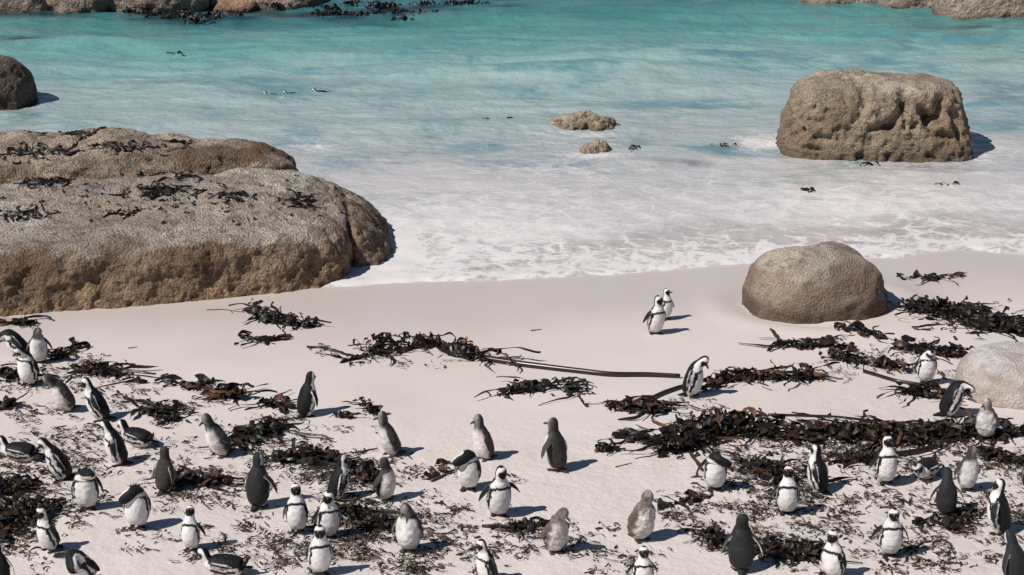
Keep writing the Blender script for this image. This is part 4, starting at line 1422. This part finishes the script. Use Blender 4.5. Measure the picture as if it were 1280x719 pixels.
def build_litter():
    def sampler(r, n):
        tot = sum(z[4] for z in LITTER)
        out = []
        for (cx, cy, rx, ry, k) in LITTER:
            m = int(round(n * k / tot))
            # bits gather in little drifts
            nc = max(3, m // 14)
            cc = np.stack([r.normal(cx, rx * 0.62, nc), r.normal(cy, ry * 0.62, nc)], -1)
            w = r.integers(0, nc, m)
            px = cc[w, 0] + r.normal(0, 9, m)
            py = cc[w, 1] + r.normal(0, 3.6, m)
            out.append(np.stack([px, py], -1))
        P_ = np.concatenate(out)
        while len(P_) < n: P_ = np.concatenate([P_, P_[:n - len(P_)]])
        P_ = P_[:n]
        P_[:, 1] = np.clip(P_[:, 1], 425, 760)
        return at_many(P_[:, 0], P_[:, 1])[:, :2]
    cols = [np.array([0.022, 0.018, 0.015]), np.array([0.055, 0.040, 0.030]), np.array([0.13, 0.095, 0.07]), np.array([0.30, 0.245, 0.20])]
    V, F, C = ribbons(13000, sampler, (0.02, 0.16), (0.005, 0.026), 0.0, 0.012, 1.8, 991, cols, [.42, .30, .18, .10], 4, 0.013, zfun=ground)
    me = mesh_np('kelp_litter', V, F)
    set_col(me, 'Col', C)
    tag(obj('kelp_litter', me, M_LITTER), 'fine dark scraps of dried kelp strewn over the lower beach', 'kelp litter', kind='stuff')


STICKS = [([(664, 414), (677, 412)], .012, 'short brown stalk alone on the wet sand above the long kelp'),
          ([(160, 436), (172, 434)], .010, 'little twig on clean sand right of the far left pair'),
          ([(152, 475), (168, 472)], .016, 'short brown stalk right of the upper left kelp patch'),
          ([(258, 388), (280, 387), (305, 391)], .010, 'thin straight stem pointing at the heap below the slab'),
          ([(1190, 640), (1160, 660)], .008, 'thin bent stem on the sand below the charcoal bird'),
          ([(540, 602), (556, 594), (566, 588)], .018, 'flat brown stalk on the sand left of the bowing central bird'),
          ([(770, 584), (790, 579)], .008, 'fine twig on clean sand between the fluffy chick and the high hump'),
          ([(10, 672), (26, 676), (36, 672)], .022, 'pale bleached stalk in the lower left kelp heap'),
          ([(1140, 694), (1160, 702), (1200, 716)], .014, 'long dark root on the sand at the lower right'),
          ([(862, 622), (890, 612)], .012, 'thin stem beside the feet of the bowing penguin, right of centre')]


def build_sticks():
    for i, (px, r0, lab) in enumerate(STICKS):
        p = path_on_sand(px, 14, r0 * 0.6)
        p[:, :2] += 0.012 * np.stack([fbm(np.stack([np.arange(14) * .4, np.full(14, i * 3.1), np.zeros(14)], -1), 2, 5), fbm(np.stack([np.arange(14) * .4, np.full(14, i * 5.1), np.zeros(14)], -1), 2, 6)], -1)
        c0 = p.mean(0)
        v, f = tube(p - c0, r0, r0 * 0.5, 8)
        me = bpy.data.meshes.new('dry_stalk')
        me.from_pydata(v.tolist(), [], f)
        me.shade_smooth()
        mt = M_STICK if 'bleached' not in lab else plain('bleached_stalk', (0.42, 0.36, 0.30), 0.8, 0.2)
        tag(obj('dry_stalk', me, mt, loc=c0), lab, 'stalk', 'stalks and twigs on the sand')


# ---- kelp thrown up on the rocks
def build_rock_kelp():
    dg = bpy.context.evaluated_depsgraph_get()
    dg.update()
    trees = []
    for k in ('slab', 'end', 'back'):
        o = ROCKS[k]
        n = len(o.data.vertices)
        co = np.empty(n * 3, np.float32); o.data.vertices.foreach_get('co', co)
        co = co.reshape(-1, 3) + np.array(o.location)
        fs = np.empty(len(o.data.loops), np.int32); o.data.loops.foreach_get('vertex_index', fs)
        trees.append(BVHTree.FromPolygons(co.tolist(), fs.reshape(-1, o.data.polygons[0].loop_total).tolist()))

    def top(x, y):
        out = []
        for a, b in zip(x, y):
            z = -1.0
            for t in trees:
                h = t.ray_cast(Vector((a, b, 6)), Vector((0, 0, -1)))
                if h[0] is not None: z = max(z, h[0].z)
            out.append(z)
        return np.maximum(np.array(out), 0.75)

    def hit(px, py):
        best = None
        for t in trees:
            h = t.ray_cast(Vector((0, 0, CAM_H)), Vector(ray(px, py)))
            if h[0] is not None and (best is None or h[3] < best[1]): best = (h[0], h[3])
        return None if best is None else np.array(best[0])

    SPOTS = [(38, 268, 26, 6, 34, 'kelp clump on the left end of the slab top'), (205, 240, 28, 6, 80, 'widest kelp tangle on the middle of the slab top'), (292, 246, 22, 7, 40, 'star shaped kelp clump on the slab top'),
             (372, 254, 26, 7, 36, 'kelp strands near the seaward end of the slab top'), (232, 221, 28, 4, 22, 'thin kelp strip near the back edge of the slab top'), (160, 269, 16, 3, 9, 'short kelp wisp near the front of the slab top'),
             (45, 192, 50, 7, 60, 'dark kelp spread across the left of the rear ledge'), (150, 184, 60, 5, 50, 'long kelp strips on the middle of the rear ledge'), (60, 228, 30, 5, 60, 'kelp gathered in the gap between slab and ledge'),
             (95, 167, 36, 3, 30, 'thin kelp line along the far rim of the rear ledge'), (225, 178, 40, 4, 28, 'small kelp bits near the seaward end of the rear ledge'), (210, 252, 170, 26, 110, 'scattered kelp crumbs over the pale slab top')]
    for i, (cx, cy, rx, ry, n, lab) in enumerate(SPOTS):
        r = np.random.default_rng(500 + i)
        pts = []
        for _ in range(n * 3):
            h = hit(r.normal(cx, rx * 0.55), r.normal(cy, ry * 0.55))
            if h is not None: pts.append(h[:2])
            if len(pts) >= n: break
        if len(pts) < 3: continue
        pts = np.array(pts)
        V, F, C = ribbons(len(pts), lambda r_, m: pts[:m], (0.10, 0.42) if n < 100 else (0.04, 0.16), (0.018, 0.05), 0.0, 0.008, 1.6, 700 + i, KD_COLS, [.6, .28, .1, .02], 6, 0.016, zfun=top)
        c0 = V.mean(0)
        me = mesh_np('stranded_kelp', V - c0, F)
        set_col(me, 'Col', C)
        o = tag(obj('stranded_kelp', me, M_KELP, loc=c0), lab, 'kelp', 'kelp stranded on the left rocks')
        if 'crumbs' in lab: o['kind'] = 'stuff'


# ---- kelp heads breaking the surface
def build_floating():
    r = np.random.default_rng(77)
    beds = [('dark kelp head floating in the bed below the reddish stone', 'kelp bed at top left', [(160, 20), (175, 16), (185, 22), (205, 20), (215, 24), (233, 19), (233, 25), (260, 22), (268, 25), (283, 23), (245, 28), (192, 13)]),
            ('dark kelp head floating in the larger bed at top centre', 'kelp bed at top centre', [(405, 21), (418, 22), (432, 23), (448, 23), (470, 10), (482, 12), (478, 20), (490, 24), (500, 19), (497, 27), (512, 22), (522, 24), (530, 8), (486, 8), (443, 6), (515, 26), (460, 24), (412, 14), (532, 22)]),
            ('dark kelp head in the short row right of the top centre bed', 'kelp row right of the top centre bed', [(562, 8), (575, 9), (590, 9), (607, 8), (345, 10), (355, 9)])]
    for lab, grp, sp in beds:
        for (px, py) in sp:
            p = plane_at(px, py, 0.05)
            V, F, C = ribbons(16, lambda q, m: q.normal(0, [0.15, 0.12], (m, 2)), (0.18, 0.42), (0.05, 0.11), 0.0, 0.14, 1.8, int(r.integers(1e6)), KD_COLS, [.6, .3, .08, .02], 7, 0.17, zfun=lambda x, y: 0 * x - 0.04)
            me = mesh_np('floating_kelp', V, F)
            set_col(me, 'Col', C)
            tag(obj('floating_kelp', me, M_KELP, loc=p), lab, 'kelp', grp)
    for (px, py, lab) in ((792, 186, 'kelp scrap in the water right of the tiny pointed rock'), (906, 182, 'flat kelp floating left of the big sea rock'), (1012, 239, 'small kelp scrap in the foam below the big sea rock'),
                          (625, 151, 'lone kelp scrap drifting left of the small awash rock'), (1188, 231, 'kelp wisps in the foam at right below the big sea rock'), (1088, 205, 'black kelp at the foot of the big sea rock'),
                          (221, 67, 'tiny kelp speck in open water at the upper left')):
        p = plane_at(px, py, 0.04)
        V, F, C = ribbons(6, lambda q, m: q.normal(0, [0.10, 0.05], (m, 2)), (0.12, 0.28), (0.03, 0.06), 0.0, 0.03, 1.4, int(r.integers(1e6)), KD_COLS, [.6, .3, .08, .02], 6, 0.07, zfun=lambda x, y: 0 * x - 0.02)
        me = mesh_np('floating_kelp', V, F)
        set_col(me, 'Col', C)
        tag(obj('floating_kelp', me, M_KELP, loc=p), lab, 'kelp', 'kelp adrift in the shallows')


build_heaps()
build_litter()
build_sticks()
build_rock_kelp()
build_floating()
